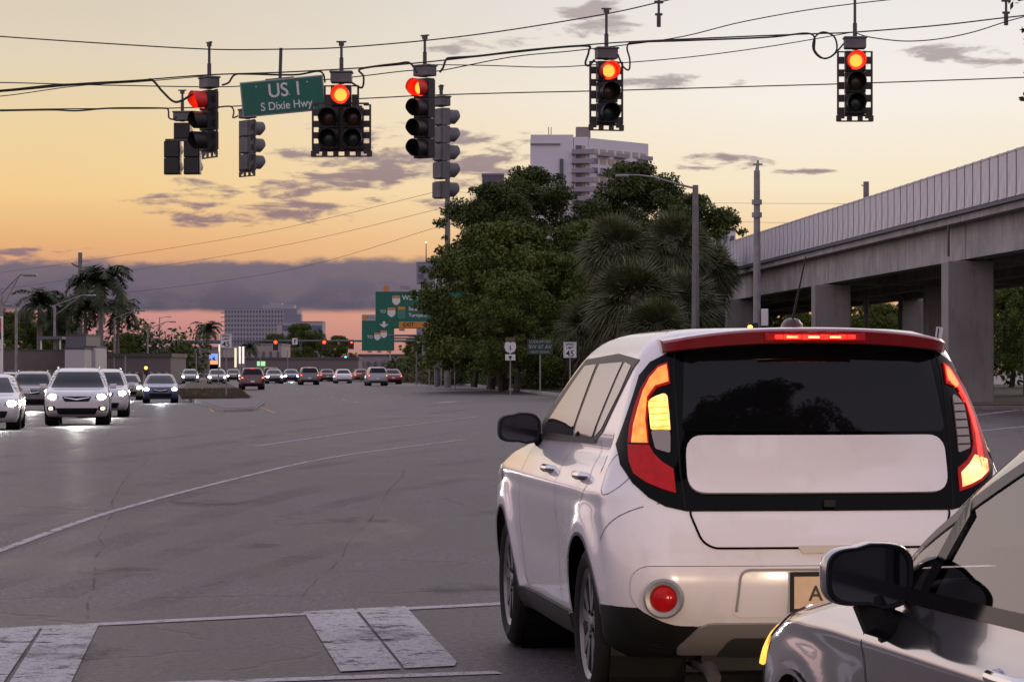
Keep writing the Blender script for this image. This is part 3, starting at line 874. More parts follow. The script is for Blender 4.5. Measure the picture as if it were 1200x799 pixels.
    def sp_y(x): return -.545 + .075 * (x / .6) ** 2 + (.10 * max(0, (abs(x) - .5) / .1) ** 2)
    rowsv = []
    for x in xs:
        zt, zb, yy = sp_top(x), sp_bot(x), sp_y(x)
        rowsv.append([(x, yy + .34, zt - .008 + .006), (x, yy + .08, zt + .002), (x, yy + .012, zt - .004), (x, yy, zt - .014), (x, yy + .018, zb + .005), (x, yy + .03, zb), (x, yy + .12, zb + .012)])
    k = 7
    for r_ in rowsv: mb.v += r_
    mb.f = [(i * k + j, i * k + j + 1, (i + 1) * k + j + 1, (i + 1) * k + j) for i in range(40) for j in range(k - 1)] + [tuple(range(k))[::-1], tuple(40 * k + j for j in range(k))]
    # white upper face, red rear face
    mb.mi = [(0 if j >= 2 else 1) for i in range(40) for j in range(k - 1)] + [0, 0]
    spo = mb.build('spoiler', [redp, paint], root, smooth=True)
    mb = MB()
    for i in range(9):
        x0_, x1_ = -.17 + .34 * i / 9, -.17 + .34 * (i + 1) / 9 - .004
        mb.box(((x0_ + x1_) / 2, -.548, 1.543), (x1_ - x0_, .018, .020 if i % 2 else .017))
    bl = mb.build('brake_light', M['redlit'], spo, bevel=.003)
    mb = MB(); mb.box((0, -.541, 1.543), (.42, .01, .032)); mb.build('brake_light_housing', M['redlens'], spo, bevel=.004)
    for i in range(3):
        mb = MB(); mb.box((-.10 + i * .09, -.559, 1.543), (.045, .006, .009)); mb.build('brake_bulb', M['redhot'], bl)
    # roof antenna
    mb = MB(); mb.lathe([(.055, 0), (.052, .018), (.035, .038), (.012, .045), (.001, .046)], 'Z', n=20)
    an = mb.build('antenna', mat('antenna_base', (.06, .012, .014), .3), root, smooth=True); an.location = (0, -.12, 1.583); an.scale = (.85, 1.3, 1)
    mb = MB(); mb.tube([(0, -.01, .04), (.035, -.10, .30)], [.006, .003], 6); mb.build('antenna_rod', M['blackpl'], an)
    # glass sunroof at the front of the roof
    patch(bvh, rounded([(-.42, .25), (.42, .25), (.40, 1.0), (-.40, 1.0)], .06), 'top', M['darkglass'], 'sunroof', root, off=.004, cell=.08)
    # side glass
    wpoly = [(2.02, 1.085), (1.10, 1.455), (.30, 1.478), (-.22, 1.452), (-.16, 1.40), (.06, 1.145), (.20, 1.105)]
    for m_ in ('left', 'right'):
        tr = patch(bvh, rounded(wpoly, .02), m_, mat('window_surround', (.045, .036, .034), .5, spec=.3), 'window_frame', root, off=.004, cell=.05)
        for nm, pl_ in (('front_window', [(1.74, 1.112), (1.05, 1.425), (.74, 1.432), (.82, 1.112)]), ('rear_door_window', [(.76, 1.112), (.665, 1.432), (.10, 1.440), (.27, 1.118)]),
                        ('quarter_window', [(.215, 1.120), (.052, 1.440), (-.13, 1.425), (-.075, 1.32), (.09, 1.155)])):
            patch(bvh, rounded(pl_, .018), m_, M['sideglass'], nm, root, off=.007, cell=.05)
        seam(bvh, [(2.0, 1.078), (1.2, 1.088), (.2, 1.100)], m_, .016, M['darkgrey'], 'belt_strip', root, off=.010)
        gm = mat('door_gap', (.16, .145, .15), .8)
        seam(bvh, [(.79, 1.08), (.79, .62), (.80, .36)], m_, .005, gm, 'door_gap', root)
        seam(bvh, [(1.93, 1.05), (2.02, .80), (2.0, .60), (1.98, .36)], m_, .005, gm, 'door_gap', root)
        seam(bvh, [(.10, 1.11), (-.02, .92), (.18, .78), (.36, .60), (.42, .40)], m_, .005, gm, 'door_gap', root)
        seam(bvh, [(-.38, .71), (-.50, .80), (-.60, .87)], m_, .005, gm, 'fender_gap', root)
        for yh in (1.08, .17):
            s = -1 if m_ == 'left' else 1
            hh = bvh.ray_cast(Vector((s * 5, yh, .955)), Vector((-s, 0, 0)))[0]
            mb = MB(); mb.tube([(hh.x - s * .01, yh - .10, .955), (hh.x + s * .022, yh - .085, .957), (hh.x + s * .030, yh, .958), (hh.x + s * .022, yh + .085, .957), (hh.x - s * .01, yh + .10, .955)], [.016, .018, .019, .018, .014], 10)
            mb.build('door_handle', M['chrome'], root, smooth=True)
        s = -1 if m_ == 'left' else 1
        side_mirror(root, (s * .80, 1.83, 1.06), (s * .905, 1.80, 1.125), (.205, .150), M['blackpl'], sx=s)
    # fuel flap
    fl = [(-.40 + .085 * math.cos(2 * math.pi * k / 20), .985 + .088 * math.sin(2 * math.pi * k / 20)) for k in range(21)]
    seam(bvh, fl, 'left', .004, mat('door_gap', (.16, .145, .15), .8), 'fuel_flap', root)
    # tail lamps
    for s in (-1, 1):
        mir = s > 0
        lamp = patch(bvh, [(-.578, 1.436), (-.612, 1.424), (-.650, 1.382), (-.683, 1.324), (-.712, 1.25), (-.735, 1.176), (-.748, 1.103), (-.752, 1.03), (-.742, .985), (-.700, .950), (-.645, .925), (-.590, .908), (-.592, 1.004), (-.635, 1.035), (-.662, 1.067), (-.676, 1.101), (-.676, 1.197), (-.660, 1.291), (-.628, 1.333), (-.578, 1.349)],
                     'rear', M['redlens'] if s < 0 else M['redlens'], 'tail_lamp', root, off=.012, cell=.03, mirror=mir)
        if s < 0:
            patch(bvh, [(-.582, 1.426), (-.612, 1.413), (-.645, 1.372), (-.674, 1.318), (-.700, 1.245), (-.722, 1.176), (-.734, 1.108), (-.680, 1.108), (-.680, 1.20), (-.665, 1.294), (-.632, 1.341), (-.582, 1.358)], 'rear', M['amberlit'], 'lit_lamp_band', lamp, off=.0145, cell=.03)
        else:
            patch(bvh, [(-.582, 1.426), (-.608, 1.413), (-.640, 1.36), (-.668, 1.30), (-.70, 1.21), (-.716, 1.10), (-.716, 1.03), (-.700, 1.0), (-.69, 1.06), (-.69, 1.15), (-.672, 1.25), (-.650, 1.30), (-.625, 1.345), (-.582, 1.36)], 'rear', M['redlit'], 'lit_lamp_band', lamp, off=.0145, cell=.03, mirror=True)
            patch(bvh, [(-.735, 1.035), (-.735, .99), (-.69, .958), (-.64, .936), (-.605, .926), (-.605, .985), (-.645, 1.02), (-.675, 1.055)], 'rear', M['redhot'], 'lit_brake_lens', lamp, off=.0145, cell=.03, mirror=True)
            patch(bvh, rounded([(-.587, 1.421), (-.61, 1.40), (-.64, 1.345), (-.628, 1.33), (-.587, 1.366)], .01), 'rear', mat('lit_orange_lens', (.9, .3, .1), .2, emit=(1, .22, .05), es=1.6), 'lit_upper_lens', lamp, off=.016, cell=.03, mirror=True)
        # turn signal in the middle
        inner = rounded([(-.662, 1.285, .03), (-.594, 1.312, .02), (-.594, 1.163, .004), (-.664, 1.163, .004)], .01)
        if s < 0:
            patch(bvh, inner, 'rear', M['amberhot'], 'turn_signal', lamp, off=.014, cell=.03)
            for k_ in range(5): seam(bvh, [(-.596, 1.175 + k_ * .026), (-.662, 1.17 + k_ * .026)], 'rear', .003, M['amberlit'], 'lamp_rib', lamp, off=.0155)
            seam(bvh, [(-.745, 1.104), (-.674, 1.104)], 'rear', .006, M['blackgloss'], 'lamp_rib', lamp, off=.0155)
            patch(bvh, rounded([(-.664, 1.158), (-.594, 1.158), (-.600, 1.068), (-.655, 1.085)], .01), 'rear', M['clearlens'], 'reverse_lamp', lamp, off=.013, cell=.03)
        else:
            patch(bvh, rounded([(-.655, 1.27, .03), (-.600, 1.31, .02), (-.600, 1.065), (-.658, 1.085)], .01), 'rear', M['clearlens'], 'turn_signal', lamp, off=.013, cell=.03, mirror=True)
            for k in range(6):
                z = 1.10 + k * .033
                seam(bvh, [(-.60, z), (-.662, z)], 'rear', .005, M['blackpl'], 'lamp_rib', lamp, off=.0155, mirror=True)
    # front lamp edge that wraps to the side, tow hook cover and the exhaust
    for m_ in ('left', 'right'):
        patch(bvh, rounded([(3.02, .92), (2.72, .90), (2.74, .84), (3.05, .80)], .02), m_, M['clearlens'], 'headlight', root, off=.004, cell=.04)
    mb = MB(); mb.tube([(-.45, -.2, .20), (-.45, -.60, .20), (-.45, -.68, .17)], .03, 12); mb.build('exhaust_pipe', M['darksteel'], root, smooth=True)
    mb = MB(); mb.box((0, 1.3, .23), (1.5, 3.2, .06)); mb.box((-.3, -.35, .24), (.35, .4, .10)); mb.build('underbody', M['blackpl'], root)
    for y in (0, wb):
        for s in (-1, 1): wheel(root, s * .745, y, wr, s, fancy=1, tw=.23)
    root.location = (1.17, 12.17, 0.0); root.rotation_euler.z = R(7.5)
    return root


build_hatchback()


# ---- the silver car cut by the right edge ----------------------------------
def build_silver():
    root = empty('silver_car')
    tag(root, 'silver compact car at the right edge, seen by its black mirror and front door', 'car')
    rows = [(.20, .76, -.40, 3.15), (.30, .80, -.62, 3.27), (.45, .83, -.70, 3.32), (.60, .845, -.68, 3.29), (.70, .845, -.65, 3.20), (.78, .835, -.62, 2.95), (.83, .82, -.60, 2.70), (.88, .80, -.58, 2.42),
            (.94, .785, -.56, 2.20), (1.05, .755, -.52, 1.98), (1.18, .715, -.46, 1.72), (1.31, .655, -.38, 1.42), (1.40, .58, -.25, 1.15), (1.45, .48, -.1, .95)]
    wb, wr = 2.47, .30
    def crease(y, z):
        return -.028 * math.exp(-((z - .62) / .09) ** 2) * max(0., 1 - abs((y - 1.2) / .8) ** 4) + .012 * math.exp(-((z - .78) / .03) ** 2)
    side_open = [(1.78, .915), (1.74, .99), (1.04, 1.24), (.6, 1.30), (.0, 1.29), (-.3, 1.2), (-.42, 1.0), (-.3, .925)]
    front_open = [(-.62, .93), (.62, .93), (.48, 1.33), (-.48, 1.33)]
    bm, bvh = hull(rows, wb, wr, zrows=90, nf=12, nc=12, ns=110, a=.25, Rr=.25, Rf=.40, crown=.06, crownf=.16, flare=.022, ra=.345, crease=crease, cuts=((side_open, 'side'), (front_open, 'front'), (front_open, 'rear')))
    paint = carpaint('silver_car_paint', (.36, .355, .37), .13, metal=.92, dirt=.05)
    bm_obj(bm, 'body', paint, root, ang=40)
    wells(root, wb, wr, .82)
    gm = glassmix('clear_car_glass', (.80, .82, .81), 2.6)
    dk = M['blackgloss']
    trim = mat('brushed_pillar_trim', (.03, .028, .028), .4)
    for m_ in ('left', 'right'):
        # frame ring around the side opening, one pane for the door and one small quarter pane
        seam(bvh, [(1.80, .905), (1.76, 1.0), (1.04, 1.254), (.6, 1.315), (.0, 1.305), (-.32, 1.22), (-.44, 1.0), (-.30, .918)], m_, .030, trim, 'window_frame', root, off=.006)
        seam(bvh, [(1.84, .900), (1.0, .905), (-.32, .918)], m_, .034, dk, 'belt_strip', root, off=.010)
        seam(bvh, [(1.585, .905), (1.42, 1.11)], m_, .05, dk, 'window_divider', root, off=.010)
        seam(bvh, [(.66, .91), (.62, 1.31)], m_, .09, dk, 'door_pillar', root, off=.009)
        patch(bvh, [(1.77, .915), (1.735, .99), (1.45, 1.09), (1.59, .915)], m_, gm, 'quarter_window', root, off=.002, cell=.08, th=0)
        patch(bvh, [(1.58, .915), (1.44, 1.095), (1.04, 1.24), (.66, 1.295), (.68, .915)], m_, gm, 'front_window', root, off=.002, cell=.08, th=0)
        patch(bvh, [(.60, .915), (.58, 1.30), (.0, 1.29), (-.3, 1.2), (-.40, 1.0), (-.3, .93)], m_, gm, 'rear_door_window', root, off=.002, cell=.08, th=0)
        g2 = mat('silver_gap', (.03, .03, .03), .8)
        seam(bvh, [(1.93, .885), (1.90, .72), (1.90, .30)], m_, .006, g2, 'door_gap', root)
        seam(bvh, [(.66, .905), (.68, .30)], m_, .006, g2, 'door_gap', root)
        s = -1 if m_ == 'left' else 1
        hh = bvh.ray_cast(Vector((s * 5, .86, .80)), Vector((-s, 0, 0)))[0]
        mb = MB(); mb.tube([(hh.x, .76, .80), (hh.x + s * .028, .79, .80), (hh.x + s * .032, .88, .80), (hh.x + s * .028, .95, .80), (hh.x, .98, .80)], .014, 10)
        mb.build('door_handle', M['chrome'], root, smooth=True)
        for yw in (0, wb):
            pts = [(yw + .35 * math.cos(R(-10 + 200 * k / 24)), wr + .35 * math.sin(R(-10 + 200 * k / 24))) for k in range(25)]
            seam(bvh, [p for p in pts if p[1] > .24], m_, .012, paint, 'arch_lip', root, off=.006)
        # headlight with the amber marker wrapping round the corner
        hl = patch(bvh, rounded([(3.02, .775), (2.80, .79), (2.60, .80), (2.86, .70), (3.05, .64)], .02), m_, M['clearlens'], 'headlight', root, off=.004, cell=.03)
        patch(bvh, rounded([(3.10, .72), (2.985, .73), (2.965, .62), (3.08, .60)], .02), m_, mat('lit_marker', (.8, .4, .1), .2, emit=(1, .48, .06), es=1.7), 'marker_lamp', hl, off=.014, cell=.02)
    patch(bvh, [(-.64, .935), (.64, .935), (.49, 1.34), (-.49, 1.34)], 'front', gm, 'windshield', root, off=.002, cell=.08, th=0)
    patch(bvh, [(-.60, .98), (.60, .98), (.46, 1.36), (-.46, 1.36)], 'rear', gm, 'rear_window', root, off=.002, cell=.08, th=0)
    patch(bvh, rounded([(-.60, .50), (.60, .50), (.52, .30), (-.52, .30)], .05), 'front', M['blackpl'], 'grille', root, off=.006, cell=.06)
    # cabin: floor, dash with a binnacle, seats, steering wheel
    cab = mat('cabin_dark', (.018, .018, .02), .8)
    mb = MB(); mb.box((0, .9, .30), (1.45, 2.6, .06)); mb.box((-.72, .8, .60), (.03, 2.3, .52)); mb.box((.72, .8, .60), (.03, 2.3, .52)); mb.box((0, 2.12, .55), (1.4, .06, .55)); mb.build('cabin_tub', cab, root)
    mb = MB()
    prof = [(1.32, .50), (1.32, .82), (1.38, .945), (1.50, .975), (1.64, .965), (1.80, .935), (2.18, .90), (2.18, .5)]
    n = len(prof)
    xs = (-.66, -.60, .60, .66)
    for x in xs: mb.v += [(x, y, z if abs(x) < .65 else z - .04) for y, z in prof]
    mb.f = [(i * n + j, i * n + (j + 1) % n, (i + 1) * n + (j + 1) % n, (i + 1) * n + j) for i in range(3) for j in range(n)] + [tuple(range(n))[::-1], tuple(3 * n + j for j in range(n))]; mb.mi = [0] * len(mb.f)
    dash = mb.build('dashboard', mat('dash_plastic', (.03, .032, .034), .65, bump=.3, bscale=200), root, bevel=.03)
    mb = MB(); mb.lathe([(.001, .0), (.09, .012), (.14, .0), (.16, -.05), (.16, -.10)], 'Z', n=24); bn = mb.build('instrument_hood', mat('dash_plastic', (0, 0, 0)), dash, smooth=True); bn.location = (-.44, 1.58, 1.0); bn.scale = (1.2, 1.2, 1)
    mb = MB(); mb.box((0, 0, 0), (.006, .004, .006)); led = mb.build('indicator_light', mat('green_led', (0, 1, .1), .3, emit=(.05, 1, .15), es=5.), dash); led.location = (-.60, 1.33, .945)
    mb = MB(); mb.lathe([(.17 + .014 * math.cos(2 * math.pi * k / 10), .014 * math.sin(2 * math.pi * k / 10)) for k in range(11)], 'Y', n=32); mb.box((0, 0, 0), (.32, .02, .05)); mb.box((0, 0, -.08), (.05, .02, .15))
    sw = mb.build('steering_wheel', M['blackpl'], root, smooth=True); sw.location = (-.34, 1.20, .86); sw.rotation_euler.x = R(-25)
    for x in (-.35, .35):
        mb = MB(); mb.box((0, 0, 0), (.48, .50, .16)); se = mb.build('seat', cab, root, bevel=.05); se.location = (x, .62, .48)
        mb = MB(); mb.box((0, -.28, .33), (.46, .14, .58), rot=Matrix.Rotation(R(12), 3, 'X')); mb.box((0, -.36, .70), (.26, .10, .17)); mb.build('backrest', cab, se, bevel=.04)
    mb = MB(); mb.box((-.50, 1.93, .975), (.05, .01, .055), rot=Matrix.Rotation(R(35), 3, 'X')); st = mb.build('windshield_sticker', mat('yellow_sticker', (.55, .30, .03), .5), root)
    # mirror
    mr = side_mirror(root, (-.80, 1.77, .80), (-.885, 1.70, .945), (.205, .150), paint, sx=-1, foot=True)
    side_mirror(root, (.80, 1.77, .80), (.885, 1.70, .945), (.205, .150), paint, sx=1, foot=True)
    for y in (0, wb):
        for s in (-1, 1): wheel(root, s * .73, y, wr, s, fancy=0, tw=.20)
    a = R(9.5)
    # low beams of this car: they light the bumper in front
    for s in (-1, 1):
        ld = bpy.data.lights.new('headlight_beam', 'SPOT'); ld.energy = 90; ld.color = (1, .74, .45); ld.spot_size = R(75); ld.spot_blend = .9; ld.shadow_soft_size = .12
        lo = bpy.data.objects.new('headlight_beam', ld); COL.objects.link(lo); lo.parent = root; lo.location = (s * .55, 3.36, .62); lo.rotation_euler = (R(81), 0, 0)
    return root, a


SIL, SILA = build_silver()
# headlight corner of the silver car stands at this point of the ground
SIL.rotation_euler.z = SILA
SIL.location = (1.959, 4.869, 0)


# ---- traffic ----------------------------------------------------------------
CARROWS = dict(
    suv=([(.24, .82, -.75, 3.35), (.35, .88, -.86, 3.5), (.5, .91, -.90, 3.56), (.7, .925, -.88, 3.56), (.88, .92, -.84, 3.50), (.98, .90, -.80, 3.30), (1.04, .88, -.78, 2.75), (1.10, .86, -.76, 2.45), (1.3, .80, -.68, 2.08), (1.48, .72, -.55, 1.72), (1.58, .66, -.45, 1.45), (1.62, .56, -.35, 1.2)], 2.68, .35),
    sedan=([(.20, .80, -.85, 3.35), (.32, .86, -.98, 3.48), (.48, .89, -1.02, 3.53), (.65, .90, -1.0, 3.52), (.80, .895, -.96, 3.40), (.88, .87, -.90, 3.0), (.94, .85, -.70, 2.55), (.99, .82, -.45, 2.35), (1.15, .75, -.12, 2.0), (1.30, .68, .16, 1.62), (1.40, .61, .38, 1.35), (1.44, .5, .5, 1.15)], 2.70, .32))


def traffic_car(kind, pname, col, facing, lamp='head', spec=None):
    """a whole car with lamps lit; origin between the rear wheels"""
    rows, wb, wr = CARROWS[kind]
    root = empty('car')
    bm, bvh = hull(rows, wb, wr, zrows=36, nf=6, nc=6, ns=44, flare=.02, ra=wr + .05, dome=.02)
    paint = carpaint(pname, col, .22, dirt=.15)
    bm_obj(bm, 'body', paint, root, ang=45)
    wells(root, wb, wr, .88)
    zb = 1.08 if kind == 'suv' else .97
    zt = 1.52 if kind == 'suv' else 1.36
    k = (.80, .60) if kind == 'suv' else (.74, .52)
    if facing == 'front':
        patch(bvh, rounded([(-k[0] + .04, zb), (k[0] - .04, zb), (k[1] - .02, zt), (-k[1] + .02, zt)], .03), 'front', M['darkglass'], 'windshield', root, off=.006, cell=.1)
    patch(bvh, rounded([(-k[0] + .06, zb + .03), (k[0] - .06, zb + .03), (k[1] - .02, zt), (-k[1] + .02, zt)], .03), 'rear', M['darkglass'], 'rear_window', root, off=.006, cell=.1)
    for m_ in ('left', 'right'):
        if kind == 'suv':
            wins = ([(2.25, zb + .02), (1.62, 1.50), (.95, 1.52), (.98, zb + .02)], [(.90, zb + .02), (.88, 1.52), (.1, 1.50), (-.2, 1.14)], [(-.28, 1.16), (.0, 1.49), (-.32, 1.44), (-.5, 1.2)])
        else:
            wins = ([(2.15, zb + .02), (1.55, 1.34), (1.0, 1.36), (1.02, zb + .02)], [(.94, zb + .02), (.93, 1.36), (.45, 1.30), (-.1, 1.03)])
        for w_ in wins: patch(bvh, rounded(w_, .02), m_, M['darkglass'], 'side_window', root, off=.005, cell=.1)
        s = -1 if m_ == 'left' else 1
        mb = MB(); mb.box((0, 0, 0), (.20, .10, .14)); o = mb.build('mirror', paint, root, bevel=.03); o.location = (s * 1.0, 1.98 if kind == 'suv' else 1.9, zb + .03)
    if kind == 'suv' and facing == 'front':
        for s in (-1, 1):
            mb = MB(); mb.tube([(s * .60, .0, 1.60), (s * .60, .05, 1.66), (s * .60, 1.1, 1.67), (s * .60, 1.3, 1.60)], .018, 6); mb.build('roof_rail', M['chrome'], root)
    zl = .80 if kind == 'suv' else .68
    hm = M['headlit'] if lamp == 'head' else M['headblue']
    if facing == 'front':
        for mi in (False, True):
            h = patch(bvh, rounded([(-.86, zl + .04), (-.80, zl + .10), (-.52, zl + .045), (-.50, zl - .03), (-.78, zl - .06)], .02), 'front', M['clearlens'], 'headlight', root, off=.008, cell=.06, mirror=mi)
            s = 1 if mi else -1
            patch(bvh, [(-.69 + .125 * math.cos(t * math.pi / 5), zl + .015 + .075 * math.sin(t * math.pi / 5)) for t in range(10)], 'front', hm, 'lit_bulb', h, off=.014, cell=.06, mirror=mi)
            if spec == 'fog':
                f_ = patch(bvh, rounded([(-.84, .54), (-.62, .56), (-.58, .44), (-.84, .42)], .03), 'front', M['blackpl'], 'fog_lamp_recess', root, off=.004, cell=.08, mirror=mi)
                patch(bvh, [(-.73 + .06 * math.cos(t * math.pi / 5), .49 + .045 * math.sin(t * math.pi / 5)) for t in range(10)], 'front', M['foglit'], 'fog_lamp', f_, off=.012, cell=.06, mirror=mi)
        g = patch(bvh, rounded([(-.42, zl + .03), (.42, zl + .03), (.34, zl - .12), (-.34, zl - .12)], .05), 'front', M['blackpl'], 'grille', root, off=.006, cell=.08)
        patch(bvh, [(-.36, zl - .01), (0, zl - .07), (.36, zl - .01), (.36, zl + .005), (0, zl - .045), (-.36, zl + .005)], 'front', M['chrome'], 'grille_bar', g, off=.016, cell=.08)
        patch(bvh, rounded([(-.60, .50), (.60, .50), (.52, .32), (-.52, .32)], .05), 'front', M['blackpl'], 'lower_grille', root, off=.006, cell=.08)
    else:
        zl += .05
        for mi in (False, True):
            t = patch(bvh, rounded([(-.88, zl + .10), (-.62, zl + .09), (-.58, zl - .02), (-.88, zl - .05)], .02), 'rear', M['redlens'], 'tail_lamp', root, off=.008, cell=.06, mirror=mi)
            if lamp != 'off':
                patch(bvh, rounded([(-.84, zl + .08), (-.66, zl + .07), (-.64, zl + .0), (-.84, zl - .02)], .02), 'rear', M['redlit'], 'lit_lens', t, off=.014, cell=.06, mirror=mi)
                patch(bvh, [(-.76 + .05 * math.cos(q * math.pi / 4), zl + .03 + .035 * math.sin(q * math.pi / 4)) for q in range(8)], 'rear', M['redhot'], 'lit_bulb', t, off=.018, cell=.06, mirror=mi)
        mb = MB(); mb.box((0, (-.52 if kind == 'suv' else .02), (1.57 if kind == 'suv' else 1.19)), (.34, .03, .03)); mb.build('brake_light', M['redlit'] if lamp != 'off' else M['redlens'], root)
        yb = -.93 if kind == 'suv' else -1.05
        mb = MB(); mb.box((0, yb, .62), (.31, .01, .15)); mb.build('license_plate', M['signwhite'], root)
        patch(bvh, rounded([(-.80, .42), (.80, .42), (.75, .30), (-.75, .30)], .04), 'rear', M['blackpl'], 'lower_bumper', root, off=.006, cell=.1)
    for y in (0, wb):
        for s in (-1, 1): wheel(root, s * (.80 if kind == 'suv' else .77), y, wr, s, tw=.22)
    return root


PAINTS = dict(white=(.66, .64, .66), silver=(.33, .33, .35), grey=(.13, .13, .14), dark=(.035, .035, .04), red=(.22, .02, .02), maroon=(.10, .018, .02), blue=(.05, .07, .16), tan=(.30, .26, .22))
CACHE = {}


def place_car(kind, colr, facing, px, d, label, group, lamp='head', spec=None, dyaw=0., zoff=0.):
    key = (kind, colr, facing, lamp, spec)
    if key not in CACHE:
        CACHE[key] = c = traffic_car(kind, colr + '_traffic_paint', PAINTS[colr], facing, lamp, spec)
    else: c = copy_tree(CACHE[key])
    g = G(px, d)
    c.location = g
    c.rotation_euler.z = R(7.2 + dyaw + (180 if facing == 'front' else 0))
    off = Vector((0, 3.45 if facing == 'front' else -.9, 0)); off.rotate(c.rotation_euler)
    c.location = g - off; c.location.z = ground_z(g.x, g.y) + zoff
    tag(c, label, 'car', group)
    c.name = 'traffic_car'
    if facing == 'front' and d < 170:      # its low beams on the road ahead
        ld = bpy.data.lights.new('headlight_beam', 'SPOT'); ld.energy = 420; ld.color = (1, .95, .88) if lamp == 'head' else (.8, .88, 1); ld.spot_size = R(80); ld.spot_blend = .8; ld.shadow_soft_size = .2
        lo = bpy.data.objects.new('headlight_beam', ld); COL.objects.link(lo); lo.parent = c; lo.location = (0, 3.75, .75); lo.rotation_euler = (R(66), 0, 0)
    return c


ON, GO = 'oncoming cars waiting on the left lanes', 'cars driving away with red tail lamps'
place_car('suv', 'white', 'front', 90, 81, 'white suv with bright headlights and amber fog lamps lit, nearest whole oncoming car', ON, spec='fog')
place_car('sedan', 'white', 'front', -18, 74, 'white oncoming car cut by the left edge of the photo', ON)
place_car('suv', 'grey', 'front', 36, 117, 'grey suv half hidden behind the white suv with fog lamps, on its left', ON)
place_car('suv', 'white', 'front', 119, 96, 'white suv peeking out right behind the white suv with fog lamps', ON)
place_car('sedan', 'tan', 'front', 148, 158, 'tan oncoming sedan with yellowish headlights left of the blue sedan', ON)
place_car('sedan', 'blue', 'front', 188, 142, 'dark blue oncoming sedan with bluish white headlights beside the median', ON, lamp='blue')
place_car('suv', 'silver', 'front', 5, 165, 'silver suv far behind at the left edge of the photo', ON)
place_car('sedan', 'silver', 'front', 223, 285, 'small silver oncoming sedan just past the grass median on its left', ON)
place_car('sedan', 'silver', 'front', 255, 262, 'silver oncoming sedan in front of the speed limit sign on the median', ON)
place_car('sedan', 'dark', 'front', 274, 330, 'dark far oncoming sedan right of the speed limit sign on the median', ON)
place_car('sedan', 'grey', 'front', 322, 285, 'grey oncoming car with glaring headlights right of the red-lamped dark suv', ON)
place_car('sedan', 'blue', 'front', 342, 320, 'far oncoming car with bluish headlights behind the glaring one', ON, lamp='blue')
place_car('suv', 'maroon', 'rear', 296, 212, 'maroon suv driving away beside the end of the median', GO)
place_car('suv', 'grey', 'rear', 363, 262, 'grey suv driving away in the middle lane', GO)
place_car('sedan', 'white', 'rear', 403, 292, 'white sedan with red tail lamps, between the grey suv and the silver suv', GO)
place_car('suv', 'silver', 'rear', 443, 248, 'silver suv driving away in the rightmost lane', GO)
place_car('sedan', 'maroon', 'rear', 384, 335, 'maroon car behind the grey suv and the white sedan, on the far lanes', GO)
place_car('sedan', 'red', 'rear', 424, 345, 'red far car between the white sedan and the silver suv', GO)
place_car('sedan', 'red', 'rear', 461, 275, 'red sedan partly hidden on the right of the silver suv', GO)
place_car('suv', 'dark', 'rear', 318, 300, 'dark suv with red lamps ahead of the maroon suv', GO)
place_car('sedan', 'dark', 'front', 206, 360, 'dark oncoming sedan farthest back behind the blue sedan', ON)


# ------------------------------------------------------------------ ground
def ground_sheet():
    mb = MB(); xs = [-160, -100, -70] + [-60 + 2.5 * i for i in range(25)] + [3, 8, 20, 40, 70, 110]; ys = [-60, -20, 0, 20, 40] + [45 + 5 * i for i in range(42)] + [260, 300, 360, 450, 600, 900]
    for y in ys:
        for x in xs: mb.v.append((x, y, ground_z(x, y)))
    n = len(xs); mb.f = [(j * n + i, j * n + i + 1, (j + 1) * n + i + 1, (j + 1) * n + i) for j in range(len(ys) - 1) for i in range(n - 1)]; mb.mi = [0] * len(mb.f)
    tag(mb.build('road', ASPH, smooth=True), kind='structure')
    mb = MB(); mb.add([(-6000, -300, -1.2), (6000, -300, -1.2), (6000, 8000, -1.2), (-6000, 8000, -1.2)], [(0, 1, 2, 3)])
    tag(mb.build('ground', M['earth']), kind='structure')


ground_sheet()


def strip(name, pts, w, mt, z=.005, wob=0.):
    """painted line following ground points"""
    mb = MB(); pts = [Vector(p) for p in pts]; k = len(pts)
    for i, p in enumerate(pts):
        t = (pts[min(i + 1, k - 1)] - pts[max(i - 1, 0)]); t.z = 0; t.normalize(); nrm = Vector((-t.y, t.x, 0)) * w / 2 * (1 + random.uniform(-wob, wob))
        for q in (p + nrm, p - nrm): mb.v.append((q.x, q.y, ground_z(q.x, q.y) + z))
    mb.f = [(2 * i, 2 * i + 1, 2 * i + 3, 2 * i + 2) for i in range(k - 1)]; mb.mi = [0] * len(mb.f)
    o = mb.build(name, mt); tag(o, kind='structure'); return o


def lerp_pts(a, b_, n): return [Vector(a).lerp(Vector(b_), i / n) for i in range(n + 1)]


# crosswalk: two transverse lines and broad bars between them
A0, A1 = GP(-60, 741), GP(590, 707.5)
dirv = (A1 - A0).normalized()
strip('crosswalk_line', lerp_pts(A0 - dirv * 2, A1 + dirv * 8, 120), .16, WHITEMARK, wob=.05)
B0, B1 = GP(180, 802), GP(560, 789)
dirb = (B1 - B0).normalized()
strip('crosswalk_line', lerp_pts(B0 - dirb * 4, B1 + dirb * .1, 60), .14, WHITEMARK, wob=.06)
strip('crosswalk_line', lerp_pts(B1 + dirb * 1.6, B1 + dirb * 6, 60), .14, WHITEMARK, wob=.06)


def ground_poly(name, pxs, mt, z=.0075):
    mb = MB(); vs = [GP(*p, z=z) for p in pxs]; mb.add(vs, [tuple(range(len(vs)))]); o = mb.build(name, mt); tag(o, kind='structure'); return o


